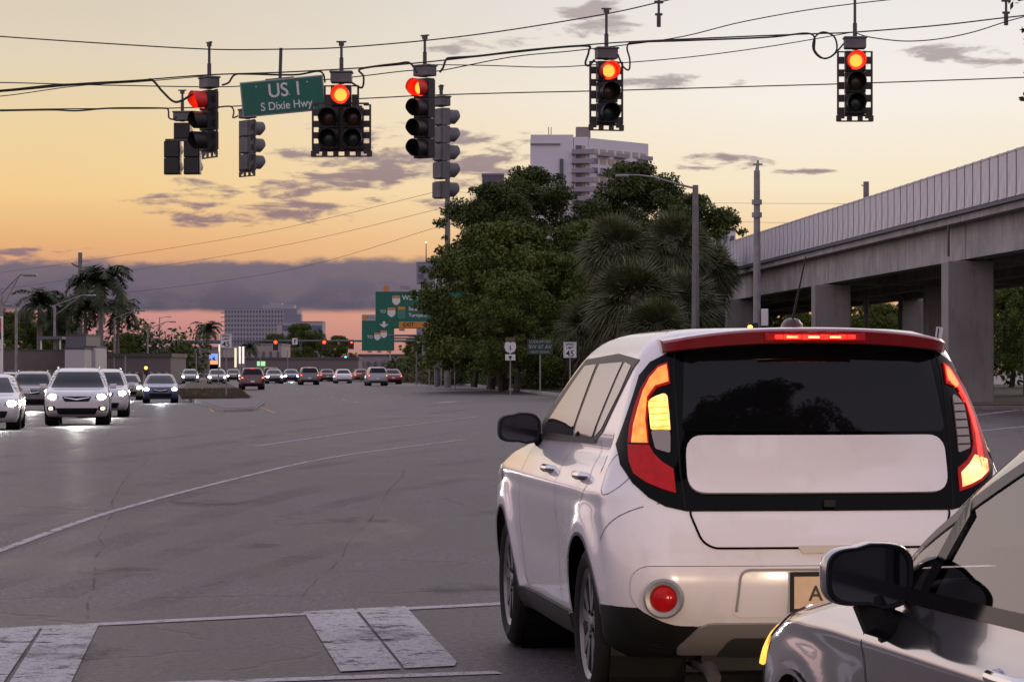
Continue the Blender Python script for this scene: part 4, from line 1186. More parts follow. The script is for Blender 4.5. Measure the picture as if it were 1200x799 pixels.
ground_poly('crosswalk_bar', [(-20, 739), (48, 735), (5, 799), (-10, 830), (-90, 830), (-60, 745)], WHITEMARK)
ground_poly('crosswalk_bar', [(52, 735), (116, 732), (84, 799), (70, 830), (-2, 830), (12, 799)], WHITEMARK)
ground_poly('crosswalk_bar', [(356, 717.5), (414, 714), (466, 778), (470, 784), (399, 788)], WHITEMARK)
ground_poly('crosswalk_bar', [(418, 713.8), (475, 711), (506, 745), (535, 776), (533, 781), (474, 784), (470, 778)], WHITEMARK)
# bars hidden under the white car's tail and beyond it
ground_poly('crosswalk_bar', [(770, 757), (905, 753), (960, 772), (965, 785), (770, 790)], WHITEMARK)

# light streaks curving left, put in as pale painted strips; other lane lines
gl_ = smoothpts([GP(-60, 664), GP(0, 645), GP(130, 600), GP(280, 560), GP(400, 534), GP(545, 515)], 14)
strip('light_streak_line', gl_, .085, STREAKMARK, wob=.1)
strip('light_streak_line', smoothpts([GP(300, 522), GP(400, 507), GP(480, 497), GP(560, 488)], 14), .10, STREAKMARK, wob=.1)


# worn tyre tracks and sealed cracks of the junction
def stain(name, col, a, sc):
    m = bpy.data.materials.new(name); m.use_nodes = True; t = m.node_tree; p = t.nodes['Principled BSDF']; nb = NB(t)
    tcn = t.nodes.new('ShaderNodeTexCoord'); p.inputs['Base Color'].default_value = (*col, 1); p.inputs['Roughness'].default_value = .75; p.inputs['Specular IOR Level'].default_value = .2
    n = nb.noise(tcn.outputs['Object'], sc, 5, .7); n2_ = nb.noise(tcn.outputs['Object'], 30., 3, .8)
    t.links.new(nb.m('MULTIPLY', nb.m('MULTIPLY', nb.smooth(n, .38, .66), nb.smooth(n2_, .30, .62)), a), p.inputs['Alpha']); return m
TYREM, SEAL, OILM = stain('rubber_track', (.012, .010, .011), .20, .22), stain('crack_sealant', (.008, .007, .008), .55, 1.2), stain('oil_stain', (.012, .010, .010), .5, 2.4)
for pts, w in (([(-40, 628), (150, 575), (330, 536), (560, 503)], .42), ([(-40, 655), (170, 592), (360, 548), (570, 520)], .36), ([(-60, 700), (180, 622), (400, 566), (585, 535)], .40), ([(60, 700), (260, 630), (440, 580), (585, 556)], .30),
               ([(-40, 560), (180, 530), (400, 496), (560, 478)], .5), ([(-40, 540), (200, 510), (420, 482), (600, 468)], .45), ([(150, 716), (330, 660), (480, 620), (586, 598)], .26)):
    strip('tyre_track', smoothpts([GP(*p) for p in pts], 12), w, TYREM, z=.003, wob=.04)
for pts in ([(96, 730), (112, 680), (122, 620), (150, 560), (190, 520)], [(350, 706), (410, 640), (470, 560), (520, 505)], [(220, 690), (330, 672), (470, 668), (585, 655)], [(0, 512), (140, 505), (330, 500)]):
    q = [GP(p[0] + random.uniform(-6, 6), p[1]) for p in smoothpts([(a, c_, 0) for a, c_ in pts], 6)]
    strip('sealed_crack', q, .016, SEAL, z=.0035, wob=.5)
for px, py, r_ in ((80, 766, .30), (300, 640, .22), (455, 745, .25), (245, 590, .5), (540, 690, .3), (420, 610, .35), (150, 670, .35)):
    c_ = GP(px, py); mb = MB(); n_ = 18
    mb.add([(c_.x + r_ * math.cos(6.283 * i / n_) * random.uniform(.6, 1.1), c_.y + r_ * 1.6 * math.sin(6.283 * i / n_) * random.uniform(.6, 1.1), .010) for i in range(n_)], [tuple(range(n_))])
    tag(mb.build('oil_stain', OILM), kind='structure')


def lane_line(px1, d1, vpx, d2, dash=3.05, gap=9.1, w=.12, mt=None, name='lane_line', solid=False):
    """line on the ground heading for the row's vanishing point"""
    x1 = (px1 - 600) / FPX * d1; slope = (vpx - 600) / FPX
    def at(d): x = x1 + slope * (d - d1); return Vector((x, d, 0))
    if solid: return strip(name, [at(d1 + (d2 - d1) * i / 60) for i in range(61)], w, mt or WHITEMARK)
    d = d1
    while d < d2:
        strip(name, [at(d + dash * i / 6) for i in range(7)], w, mt or WHITEMARK); d += dash + gap


lane_line(142, 86, 205, 300)
lane_line(32, 84, 205, 180)
lane_line(-60, 86, 205, 150)
lane_line(250, 105, 208, 150, solid=True, w=.13, mt=YELLOWMARK, name='yellow_edge_line')
lane_line(322, 100, 216, 420, solid=True, w=.12, mt=YELLOWMARK, name='yellow_centre_line')
lane_line(420, 130, 240, 420)
lane_line(470, 150, 260, 420)
# lines on the side street at the right
strip('lane_line', lerp_pts(GP(1100, 492), GP(1230, 476), 20), .22, WHITEMARK)
strip('lane_line', lerp_pts(GP(1120, 470), GP(1240, 486), 20), .22, WHITEMARK)
strip('lane_line', lerp_pts(GP(1115, 508), GP(1240, 496), 20), .2, WHITEMARK)
strip('yellow_edge_line', lerp_pts(GP(575, 462.5), GP(760, 472), 20), .28, YELLOWMARK)
strip('lane_line', lerp_pts(GP(515, 471), GP(532, 469.5), 5), .5, WHITEMARK)


def island(name, pxs, h, mats, inset=.3, label=None):
    poly = []
    for px, d in pxs: p = G(px, d); poly.append((p.x, p.y, p.z))
    mb = MB(); mb.prism(poly, -.05, h); k = mb.build(name + '_kerb', M['kerb'], bevel=.03); tag(k, kind='structure')
    c = Vector((sum(p[0] for p in poly) / len(poly), sum(p[1] for p in poly) / len(poly)))
    inn = []
    for x, y, z in poly:
        v = c - Vector((x, y)); f = min(.3, inset / max(v.length, .01)); inn.append((x + v.x * f, y + v.y * f, z))
    mb = MB(); mb.prism(inn, h - .02, h + .02); o = mb.build(name, mats, None); tag(o, kind='structure')
    return o


# median nose: concrete in front, dry grass behind
island('median_nose', [(211, 168), (262, 104), (298, 106), (310, 128), (296, 150), (232, 158)], .13, mat('median_concrete', (.15, .135, .14), .85, var=.25))
island('median', [(205, 172), (226, 141), (291, 143), (296, 152), (262, 330), (226, 330)], .16, M['grass'])
# verge under the trees
vp = [GP(360, 446.5), GP(505, 449), GP(560, 453), GP(605, 458), GP(650, 464), GP(720, 470), GP(800, 478), GP(900, 482)]
vp = [(p.x, p.y, 0) for p in smoothpts(vp, 4)] + [(40, 110, 0), (42, 420, 0), (-14, 500, 0)]
mb = MB(); mb.prism(vp, -.05, .14); tag(mb.build('verge_kerb', M['kerb']), kind='structure')
vi = [(x + .35 if i < len(vp) - 3 else x, y + 1.0 if i < len(vp) - 3 else y, z) for i, (x, y, z) in enumerate(vp)]
mb = MB(); mb.prism(vi, .12, .17); tag(mb.build('verge', mat('verge_earth', (.035, .035, .020), .95, var=.45, vscale=.6, bump=.5, bscale=8)), kind='structure')


# ------------------------------------------------------------------ traffic signals on span wires
LAMPCOL = {'r': 'sigred', 'a': 'sigamb', 'g': 'siggrn', 'R': 'siglit', 'G': 'greenlit', 'k': 'sigblack'}
SH = .356


def signal_section(root, x, z, col, body, deep=True):
    """one square section with its lens and tunnel visor; faces -y"""
    mb = MB(); mb.box((x, .0, z), (.345, .17, SH - .012)); mb.box((x, .10, z), (.30, .06, SH - .05)); mb.box((x, -.088, z), (.33, .008, SH - .03))
    s = mb.build('signal_section', M[body], root, bevel=.018)
    lens = MB(); lens.lathe([(.001, -.135), (.07, -.13), (.12, -.11), (.148, -.09)], 'Y', c=(x, 0, z), n=28)
    l = lens.build('lens', M[LAMPCOL[col]], s, smooth=True)
    if col == 'R':
        hot = MB(); hot.lathe([(.001, -.145), (.06, -.142), (.105, -.126)], 'Y', c=(x, 0, z), n=24); hot.build('lamp_core', M['sighot'], l, smooth=True)
    v = MB(); a0, a1 = R(-60), R(240)
    pr = [(.158, -.085), (.160, -.33), (.154, -.33), (.152, -.085)]
    # tunnel visor, open below
    k = 28
    vv = []
    for j in range(k + 1):
        a = a0 + (a1 - a0) * j / k; drop = .10 * max(0, -math.sin(a)) + .0
        for r, h in pr: vv.append((x + r * math.cos(a), h + (drop if h < -.2 else 0), z + r * math.sin(a)))
    v.add(vv, [(j * 4 + i, (j + 1) * 4 + i, (j + 1) * 4 + (i + 1) % 4, j * 4 + (i + 1) % 4) for j in range(k) for i in range(4)])
    v.build('visor', M['visorglow'] if col == 'R' else M[body], s, smooth=True)
    return s


M['visorglow'] = mat('visor_painted_red_glow', (.75, .03, .02), .5)  # red light of the lit lamp put into the visor's base colour


def backplate(root, x0, x1, z0, z1, y=.03, b=.125, sides='LRB', cut=None):
    """louvered plate: a rim with slots open to the sky"""
    mb = MB(); t = .006
    if 'L' in sides:
        mb.box((x0 - b + .012, y, (z0 + z1) / 2), (.034, .03, z1 - z0)); n = int((z1 - z0) / .18); st = (z1 - z0) / n
        for i in range(n): mb.box((x0 - b / 2 + .004, y, z0 + st * (i + .27)), (b - .02, .012, st * .58))
    if 'R' in sides:
        mb.box((x1 + b - .012, y, (z0 + z1) / 2), (.034, .03, z1 - z0)); n = int((z1 - z0) / .18); st = (z1 - z0) / n
        for i in range(n): mb.box((x1 + b / 2 - .004, y, z0 + st * (i + .27)), (b - .02, .012, st * .58))
    for sx_ in ((x0 - b / 2) if 'L' in sides else None, (x1 + b / 2) if 'R' in sides else None):
        if sx_ is not None: mb.box((sx_, y, z0 - b * .28), (b, .010, b * .56)); mb.box((sx_, y, z1 - .012), (b, .014, .024))
    if 'B' in sides:
        mb.box(((x0 + x1) / 2, y, z0 - .016), (x1 - x0, .011, .04))
        mb.box(((x0 + x1) / 2, y, z0 - b + .012), (x1 - x0 + 2 * b, .03, .024))
        w = x1 - x0 + 2 * b - .05; n = max(3, int(w / .17)); st = w / n
        for i in range(n + 1): mb.box((x0 - b + .025 + st * i, y, z0 - b / 2 - .004), (st * .50, .012, b - .02))
    if 'T' in sides: mb.box(((x0 + x1) / 2, y, z1 + .03), (x1 - x0 + 2 * b, .012, .05))
    return mb.build('backplate', M['louver'], root, bevel=.004)


def hanger(root, z, rod, grey='siggrey', top=True):
    """disconnect box on top of the head and the rod up to the wire"""
    mb = MB(); mb.box((0, .02, z + .10), (.36, .24, .17)); mb.box((0, .02, z + .20), (.40, .27, .04)); h = mb.build('disconnect_box', M[grey], root, bevel=.03)
    mb = MB(); mb.tube([(0, .02, z), (0, .02, z + .02), (0, .02, z + .05)], .05, 10); mb.tube([(0, .02, z + .2), (0, .02, z + rod)], .024, 10); mb.tube([(0, .02, z + .2), (0, .02, z + .45)], .036, 10)
    mb.box((0, .02, z + rod), (.09, .05, .06)); mb.box((0, .02, z + rod + .04), (.17, .04, .025)); mb.build('hanger_rod', M['darksteel'], root)


def px_place(root, px, pytop, d):
    p = P(px, pytop, d); root.location = p


def straight_head(px, pytop, d, yaw, cols, body, rod, label, plate=True, group='signal heads hung on the span wires', sides='LRB', extra=None):
    """head with its top at the row pytop; origin at the housing's top"""
    root = empty('traffic_signal'); px_place(root, px, pytop, d); root.rotation_euler.z = R(yaw)
    tag(root, label, 'traffic light', group)
    n = len(cols)
    for i, c in enumerate(cols): signal_section(root, 0, -SH * (i + .5), c, body)
    if plate: backplate(root, -.172, .172, -SH * n, -0.0, sides=sides)
    hanger(root, .02, rod)
    return root


def dog_head(px, pytop, d, yaw, cols, body, rod, label, plate=True):
    root = empty('traffic_signal'); px_place(root, px, pytop, d); root.rotation_euler.z = R(yaw)
    tag(root, label, 'traffic light', 'signal heads hung on the span wires')
    signal_section(root, 0, -SH * .5, cols[0], body)
    for i, c in enumerate(cols[1:]):
        signal_section(root, -.212 if i % 2 == 0 else .212, -SH * (1.5 + i // 2) - .03, c, body)
    if plate:
        backplate(root, -.172, .172, -SH, 0, sides='LR')
        backplate(root, -.378, .378, -SH * 3 - .03, -SH + .03, sides='LRB')
        mb = MB(); mb.box((0, .045, -SH * 2 - .03), (.5, .012, SH * 2)); mb.box((-.29, .03, -SH + .045), (.36, .02, .03)); mb.box((.29, .03, -SH + .045), (.36, .02, .03)); mb.build('plate_bracket', M['louver'], root)
    mb = MB(); mb.box((0, .06, -SH - .015), (.70, .10, .05)); mb.build('yoke', M['darksteel'], root)
    hanger(root, .02, rod)
    return root


straight_head(1002, 60, 48, 0, 'Rag', 'sigblack', 1.6, 'three-lens signal with a lit red lamp, rightmost head over the road')
straight_head(711, 72, 48.8, 14, 'Rag', 'sigblack', .84, 'three-lens signal lit red hanging just above the white apartment tower')
dog_head(400, 100, 48.5, -2, 'Raagg', 'sigblack', .68, 'five-lens signal, one lit red over two dark pairs, right of the street name sign')
straight_head(497, 92, 50.5, -38, 'Raag', 'sigblack', .70, 'black four-lens signal turned left with its top red lamp lit, without a plate', plate=False)
straight_head(244, 106, 50, -58, 'Rag', 'sigblack', .78, 'three-lens signal turned left with a red lamp, slotted plate seen edge on')
straight_head(291, 141, 60, 128, 'rag', 'siggrey', .55, 'grey signal seen from behind under the green street name sign')
dog_head(214, 144, 60, 174, 'raagg', 'sigblack', .62, 'dark five-section signal seen from behind, leftmost over the road', plate=False)
# grey head behind the black one: three sections and two more stepped below
r5 = straight_head(518, 127, 57, 122, 'raag', 'siggrey', .38, 'grey signal seen from behind right of the black four-lens signal', plate=False)
mb = MB(); signal_section(r5, .02, -SH * 4.6, 'g', 'siggrey')

# ---- street name sign
sg = empty('street_name_sign', P(331.5, 113, 50)); tag(sg, 'green street name sign reading US 1 S Dixie Hwy hanging from the wire', 'street sign')
sg.rotation_euler = (0, R(-5.5), 0)
mb = MB(); mb.box((0, 0, 0), (1.47, .03, .62)); mb.build('sign_edge', M['signback'], sg, bevel=.008)
mb = MB(); mb.box((0, -.019, 0), (1.42, .008, .57)); fc = mb.build('sign_face', M['signgreen'], sg)
text('US 1', .34, M['signwhite'], fc, (.05, -.025, .10), sx=.92)
text('S Dixie Hwy', .20, M['signwhite'], fc, (.05, -.025, -.165), sx=.90)
mb = MB()
for x in (-.45, -.12, .12, .45): mb.box((x, -.026, .21 if abs(x) > .3 else .02), (.02, .006, .02))
mb.build('rivet', M['signwhite'], fc)
mb = MB(); mb.tube([(-.03, .03, .25), (.045, .03, .85)], .03, 8); mb.build('hanger_rod', M['darksteel'], sg)
mb = MB(); mb.box((-.03, .03, .30), (.5, .04, .06)); mb.build('hanger_bracket', M['darksteel'], sg)

# ---- wires
def cable(pts, r, label, d=None, name='span_wire', group='span wires and signal cables', k=8, mt=None):
    """cable through photo points at a given depth (or per-point depth)"""
    q = [P(p[0], p[1], p[2] if len(p) > 2 else d) for p in pts]
    mb = MB(); mb.tube(smoothpts(q, k), r * .74, 6)
    o = mb.build(name, mt or M['wire'], smooth=True); tag(o, label, 'wire', group); return o


cable([(-80, 37), (0, 43), (120, 51), (245, 58), (329, 58), (399, 56), (501, 47.5), (600, 35), (711, 16.5), (772, 3), (850, -16)], .016, 'topmost thin span wire the signal rods hang from', d=49.5)
cable([(-60, 108), (0, 106), (60, 100), (100, 98), (165, 94), (245, 88), (330, 85), (420, 80), (500, 73), (600, 62), (711, 51), (850, 44), (950, 40), (1002, 38), (1100, 30), (1178, 21), (1260, 12)], .017, 'span wire running just over the tops of the signal heads', d=48.5)
cable([(-60, 110), (0, 107), (90, 99), (165, 95), (178, 94), (190, 107), (203, 119), (213, 118), (226, 110)], .030, 'thick signal cable dipping to the leftmost signal', d=49, name='signal_cable')
cable([(260, 100), (268, 97), (275, 88), (290, 87), (345, 88), (375, 84), (381, 97)], .024, 'black cable between the left signal and the five-lens signal', d=48.6, name='signal_cable')
cable([(412, 97), (424, 103), (426, 90), (421, 82), (440, 78), (465, 75), (480, 74), (489, 86)], .026, 'black cable looping from the five-lens signal to the four-lens one', d=48.4, name='signal_cable')
cable([(515, 85), (519, 80), (523, 70), (530, 68), (560, 66), (620, 59), (685, 54), (690, 60), (686, 74), (690, 77), (697, 70)], .028, 'thick black cable from the four-lens signal to the middle right signal', d=48.4, name='signal_cable')
cable([(724, 64), (730, 78), (737, 82), (738, 70), (735, 55), (745, 50), (800, 48), (900, 44), (950, 40), (955, 60), (967, 69), (980, 60), (978, 44), (965, 38), (955, 44), (953, 58), (962, 68), (975, 66), (990, 50)], .022, 'black cable ending in a round loop beside the rightmost signal', d=48.3, name='signal_cable')
cable([(-60, 98), (0, 97), (120, 100), (245, 102), (300, 100), (400, 92), (480, 83), (510, 84), (600, 67), (680, 59), (790, 45), (870, 26), (960, 10), (1060, -2)], .015, 'thin wire crossing low on the left and rising to the right past the middle signals', d=54)
cable([(-60, 114), (0, 113), (90, 101), (165, 96), (245, 89)], .012, 'thin wire meeting the thick cable left of the signals', d=50)
cable([(-60, 128.5), (0, 129), (60, 128), (130, 127.5), (200, 127), (290, 124), (380, 118), (440, 115), (500, 112), (600, 109), (711, 106.5), (900, 101), (1003, 98), (1200, 91), (1260, 88)], .018, 'lower span wire crossing the whole sky behind the signals', d=60)
cable([(0, 130), (60, 129), (90, 130), (130, 127), (190, 127), (197, 129), (198, 138), (203, 140), (207, 137)], .026, 'cable clipped to the lower wire left of the leftmost signal', d=59.5, name='signal_cable')
cable([(255, 126), (270, 125), (274, 131), (273, 138), (279, 136)], .024, 'short drop cable beside the grey signal under the street name sign', d=59.5, name='signal_cable')
cable([(500, 76), (570, 77), (640, 79), (700, 76), (800, 68), (900, 55), (1000, 38)], .013, 'thin sagging wire between the four-lens signal and the right side', d=52)
cable([(1003, 39), (1020, 44), (1060, 48.5), (1100, 46), (1140, 38), (1178, 26), (1200, 20)], .014, 'slack wire sagging to the right of the rightmost signal', d=48)
for (px, y0, y1, lb) in ((772, -2, 30, 'short metal wire hanger hanging near the top edge between the signals'), (1179, -4, 28, 'metal wire clamp hanging at the top right corner')):
    h = empty('wire_hanger', P(px, (y0 + y1) / 2, 49)); tag(h, lb, 'hanger')
    hh = (y1 - y0) / FPX * 49
    mb = MB(); mb.tube([(0, 0, -hh / 2 * .8), (0, 0, hh / 2)], .022, 8); mb.build('rod', M['darksteel'], h)
    mb = MB(); mb.box((0, 0, -hh * .35), (.07, .06, .2)); mb.box((0, 0, hh * .35), (.16, .05, .05)); mb.box((0, 0, -hh * .1), (.13, .05, .04)); mb.build('clamp', M['darksteel'], h, bevel=.01)

# ------------------------------------------------------------------ poles
def pole(name, px, ptop, d, r0, r1, mt, label, cat='utility pole', group=None, square=False):
    root = empty(name, (P(px, ptop, d).x, d, ground_z(P(px, ptop, d).x, d))); tag(root, label, cat, group)
    h = P(px, ptop, d).z - root.location.z
    mb = MB(); mb.tube([(0, 0, 0), (0, 0, h * .5), (0, 0, h)], [r0, (r0 + r1) / 2, r1], 4 if square else 12); mb.build('shaft', mt, root, smooth=not square)
    return root, h


up, uh = pole('utility_pole', 524.5, 190, 225, .27, .19, M['poleconc'], 'tall concrete utility pole rising left of the dark trees, three insulator arms on its left')
for (y0, y1) in ((224, 227), (245, 247), (266, 269)):
    z = P(0, (y0 + y1) / 2, 225).z - up.location.z
    mb = MB(); mb.tube([(0, 0, z - .1), (-.32, 0, z + .05), (-.62, 0, z + .12)], [.05, .05, .06], 8); mb.lathe([(.07, -.05), (.09, 0), (.07, .05)], 'Z', c=(-.6, 0, z + .15), n=10); mb.build('insulator_arm', M['darksteel'], up)
u2, h2 = pole('utility_pole', 94, 296, 300, .30, .22, M['poleconc'], 'concrete utility pole rising behind the royal palms on the left')
for y in (309, 328):
    z = P(0, y, 300).z - u2.location.z
    mb = MB(); mb.tube([(0, 0, z - .4), (-.9, 0, z)], [.09, .07], 8); mb.build('insulator_arm', M['darksteel'], u2)
for i, (a, c_, e) in enumerate((((514, 224, 225), (310, 272, 262), (93, 307, 300)), ((514, 245, 225), (320, 290, 262), (86, 327, 300)), ((513, 266, 225), (330, 318, 260), (110, 347, 300)))):
    q = [a, c_, e, (-60, (e[1] + 20 - (5 if i == 2 else 0)), 345)]
    cable(q, .022, 'power line sagging between the two utility poles, ' + ('topmost of the three', 'middle of the three', 'lowest of the three')[i], name='power_line', group='power lines behind the signals')
for i, (a, c_, e) in enumerate((((524, 224, 225), (700, 236, 225), (1010, 239, 225)), ((524, 245, 225), (700, 256, 225), (960, 262, 225)))):
    cable([a, c_, e], .018, 'power line running from the utility pole behind the trees to the overpass, ' + ('upper', 'lower')[i] + ' one', name='power_line', group='power lines behind the trees')

# concrete street lamp between palms and overpass
lp, lh = pole('street_lamp', 815, 217, 128, .20, .13, M['poleconc'], 'concrete street lamp whose long arm reaches left over the palms', 'street lamp', square=True)
za = P(0, 221, 128).z
mb = MB(); mb.tube([(0, 0, za), (-.9, 0, za + .22), (-1.9, 0, za + .52), (-2.6, 0, za + .60), (-3.0, 0, za + .60)], [.05, .045, .04, .035, .03], 8); mb.build('arm', M['galv'], lp, smooth=True)
mb = MB(); mb.box((-3.3, 0, za + .57), (.62, .26, .13)); mb.build('lamp_head', M['galv'], lp, bevel=.05)
# pale steel pole
sp_, sh_ = pole('signal_pole', 887, 200, 92, .13, .10, M['galv'], 'pale steel pole with a crossbar top standing before the overpass', 'pole')
mb = MB(); mb.tube([(0, 0, sh_ - .02), (.03, 0, sh_ + .25)], [.07, .045], 10); mb.box((.03, 0, sh_ + .2), (.30, .10, .05)); mb.box((.03, 0, sh_ + .27), (.07, .07, .12)); mb.build('crossbar', M['galv'], sp_, bevel=.01)
for y in (237, 252):
    z = P(0, y, 92).z; mb = MB(); mb.tube([(0, 0, z - .08), (0, 0, z + .08)], .165, 12); mb.build('band', M['galv'], sp_)
mb = MB(); mb.box((.24, -.1, P(0, 372, 92).z), (.22, .2, .55)); mb.build('cabinet', M['signwhite'], sp_, bevel=.02)
psh = empty('pedestrian_signal', P(881, 383, 88)); tag(psh, 'small dark signal with an orange light at the pale steel pole', 'traffic light')
mb = MB(); mb.box((.05, 0, 0), (.28, .2, .26)); mb.tube([(.12, .1, -.1), (.12, .1, -2.7)], .05, 8); mb.build('housing', M['sigblack'], psh, bevel=.02)
mb = MB(); mb.lathe([(.001, -.13), (.06, -.125), (.08, -.105)], 'Y', c=(-.06, 0, -.02), n=16); mb.build('lit_lens', mat('lit_orange_signal', (1, .3, .05), .3, emit=(1, .25, .04), es=6.), psh)
st_, _ = pole('street_lamp', 1015, 213, 150, .16, .15, M['poleconc'], 'top of a concrete lamp pole standing behind the overpass rail', 'street lamp')
mb = MB(); mb.tube([(0, 0, P(0, 219, 150).z), (-.25, 0, P(0, 217, 150).z)], .03, 6); mb.build('bracket', M['darksteel'], st_)
bs = empty('sign_post', (P(1098, 385, 70).x, 70, 0)); tag(bs, 'narrow white post sign leaning before the near bridge column', 'sign')
mb = MB(); mb.tube([(0, 0, 0), (.05, 0, 2.45)], .03, 8); mb.build('post', M['galv'], bs)
mb = MB(); mb.box((.02, -.04, 2.10), (.17, .012, .72), rot=Matrix.Rotation(R(7), 3, 'Y')); mb.build('sign_face', M['signwhite'], bs)
mb = MB(); mb.box((-.005, -.05, 2.10), (.03, .008, .66), rot=Matrix.Rotation(R(7), 3, 'Y')); mb.build('stripe', M['signblack'], bs)

# ------------------------------------------------------------------ overpass
BX = lambda d: 17.6 - .062 * (d - 98)
BR = empty('overpass'); tag(BR, 'concrete overpass with ribbed metal parapet crossing behind the white car to the right', 'bridge')
def bridge_strip(name, off0, off1, z0, z1, mt, d0=40, d1=330, parent=BR, bev=0):
    mb = MB(); a0, a1 = BX(d0), BX(d1)
    vs = []
    for d, x in ((d0, a0), (d1, a1)): vs += [(x + off0, d, z0), (x + off1, d, z0), (x + off1, d, z1), (x + off0, d, z1)]
    mb.add(vs, [(0, 1, 2, 3), (7, 6, 5, 4), (0, 4, 5, 1), (1, 5, 6, 2), (2, 6, 7, 3), (3, 7, 4, 0)])
    return mb.build(name, mt, parent)
bridge_strip('deck', -.25, 11.2, 6.95, 7.20, M['concrete'])
ends = [40, 78, 108, 138, 169, 200, 232, 265, 300, 330]
for i in range(len(ends) - 1):
    a, c_ = ends[i], ends[i + 1]
    g_ = bridge_strip('girder', .25, 1.0, 5.60, 6.96, M['concrete'], a + .06, c_ - .06)
    bridge_strip('girder', 3.6, 4.3, 5.62, 6.96, M['concrete'], a + .06, c_ - .06)
    bridge_strip('girder', 7.0, 7.7, 5.62, 6.96, M['concrete'], a + .06, c_ - .06)
bridge_strip('girder', 10.3, 11.0, 5.60, 6.96, M['concrete'])
bridge_strip('soffit', 1.02, 10.28, 6.6, 6.9, M['column'])
bridge_strip('curb_beam', -.40, .10, 7.21, 7.34, M['paneljoint'])
bridge_strip('curb_beam', 10.9, 11.3, 7.21, 8.3, M['concrete'])
# ribbed parapet: one panel per bay, thin dark joints between
pw = 1.33; d = 84.
pp = MB(); panel_me = None; joint_me = None
npan = 0
while d < 330 and npan < 97:
    x = BX(d + pw / 2)
    if panel_me is None:
        q = MB(); q.box((0, 0, 0), (.07, pw - .17, 1.62)); q.box((-.045, 0, .77), (.03, pw - .17, .05)); q.box((-.045, 0, -.77), (.03, pw - .17, .06)); o = q.build('parapet_panel', M['panel'], BR, bevel=.01); panel_me = o.data
        q = MB(); q.box((0, 0, 0), (.09, .20, 1.66)); j = q.build('panel_joint', M['paneljoint'], BR); joint_me = j.data
    else:
        o = bpy.data.objects.new('parapet_panel', panel_me); COL.objects.link(o); o.parent = BR
        j = bpy.data.objects.new('panel_joint', joint_me); COL.objects.link(j); j.parent = BR
    o.location = (x - .36, d + pw / 2, 8.16); o.rotation_euler.z = math.atan(.062)
    j.location = (BX(d) - .33, d, 8.16); j.rotation_euler.z = math.atan(.062)
    d += pw; npan += 1
mb = MB(); x0_, x1_ = BX(40), BX(84)
mb.box(((x0_ + x1_) / 2 - .36, 62, 8.16), (.07, 43.8, 1.62), rz=math.atan(.062)); x0_, x1_ = BX(d), BX(330); mb.box(((x0_ + x1_) / 2 - .36, (d + 330) / 2, 8.16), (.07, 330 - d, 1.62), rz=math.atan(.062)); mb.build('parapet_wall', M['panel'], BR)
# columns and their caps
for i, dd in enumerate((78, 108, 138, 169, 200, 232, 265)):
    x = BX(dd)
    for off in (.25 - .75 + .1, 5.1, 10.0):
        c_ = MB(); c_.box((0, 0, 2.76), (1.75, 1.7, 5.55)); o = c_.build('column', M['column'], BR, bevel=.05); o.location = (x + off + .85, dd + .85, 0)
    c_ = MB(); c_.box((0, 0, 0), (10.2, 1.5, .95)); o = c_.build('cap_beam', M['concrete'], BR, bevel=.04); o.location = (x + 6.4, dd + .9, 6.0)
mb = MB(); mb.tube([(BX(108) - .42, 107.9, 5.7), (BX(108) - .42, 107.9, 6.9)], .05, 6); mb.build('drain_pipe', M['darksteel'], BR)

# ------------------------------------------------------------------ signs on posts
def post_sign(name, px, py, d, w, h, label, mt, txts, group=None, base=0., thick=.02, postr=.035, icon=None):
    c = P(px, py, d); root = empty(name, (c.x, d, base)); tag(root, label, 'sign', group)
    zc = c.z - base
    mb = MB(); mb.box((0, .05, (zc + h / 2) / 2), (postr * 2, postr, zc + h / 2)); mb.build('post', M['galv'], root)
    mb = MB(); mb.box((0, 0, zc), (w, thick, h)); f = mb.build('sign_face', mt, root, bevel=.008)
    for t, sz, dx_, dz_, mm in txts: text(t, sz, mm, f, (dx_, -thick / 2 - .004, zc + dz_))
    return root, f, zc


K, WH = M['signblack'], M['signwhite']
for px, py, d, b_, lb in ((668, 410, 135, .17, 'white speed limit 45 sign at the roadside under the dark trees'), (265, 399.5, 150, .0, 'white speed limit 45 sign standing on the grass median')):
    r_, f_, zc = post_sign('speed_limit_sign', px, py, d, .62, .76, lb, WH, [('SPEED', .155, 0, .26, K), ('LIMIT', .155, 0, .10, K), ('45', .40, 0, -.18, K)], base=b_, group='speed limit signs')
    mb = MB()
    for (x, z, w_, h_) in ((0, .36, .58, .012), (0, -.36, .58, .012), (-.285, 0, .012, .72), (.285, 0, .012, .72)): mb.box((x, -.013, zc + z), (w_, .004, h_))
    mb.build('border', K, f_)
r_, f_, zc = post_sign('street_guide_sign', 633, 406.5, 137, 1.22, .74, 'dark green guide sign reading Ludlam Rd SW 67 Av on a post under the trees', M['signdark'], [('LUDLAM RD', .19, 0, .25, mat('sign_dim_letters', (.28, .30, .28), .5)), ('SW 67 AV', .26, 0, 0, MATS['sign_dim_letters']), ('NEXT SIGNAL', .15, 0, -.25, MATS['sign_dim_letters'])], base=.17)  # letters dimmed in colour to go with the shaded sheeting
rs = empty('route_sign', (P(598, 410, 140).x, 140, .17)); tag(rs, 'small white route shield over an arrow plate, left of the dark green sign', 'sign')
zc = P(0, 411, 140).z - .17
mb = MB(); mb.box((0, .04, zc / 2), (.06, .03, zc + .2)); mb.build('post', M['galv'], rs)
mb = MB(); mb.box((0, 0, zc + .55), (.5, .02, .22)); mb.build('banner', mat('route_banner', (.10, .07, .04), .6), rs)
mb = MB(); shp = [(-.25, .28), (-.12, .31), (0, .27), (.12, .31), (.25, .28), (.29, .05), (.22, -.15), (0, -.26), (-.22, -.15), (-.29, .05)]
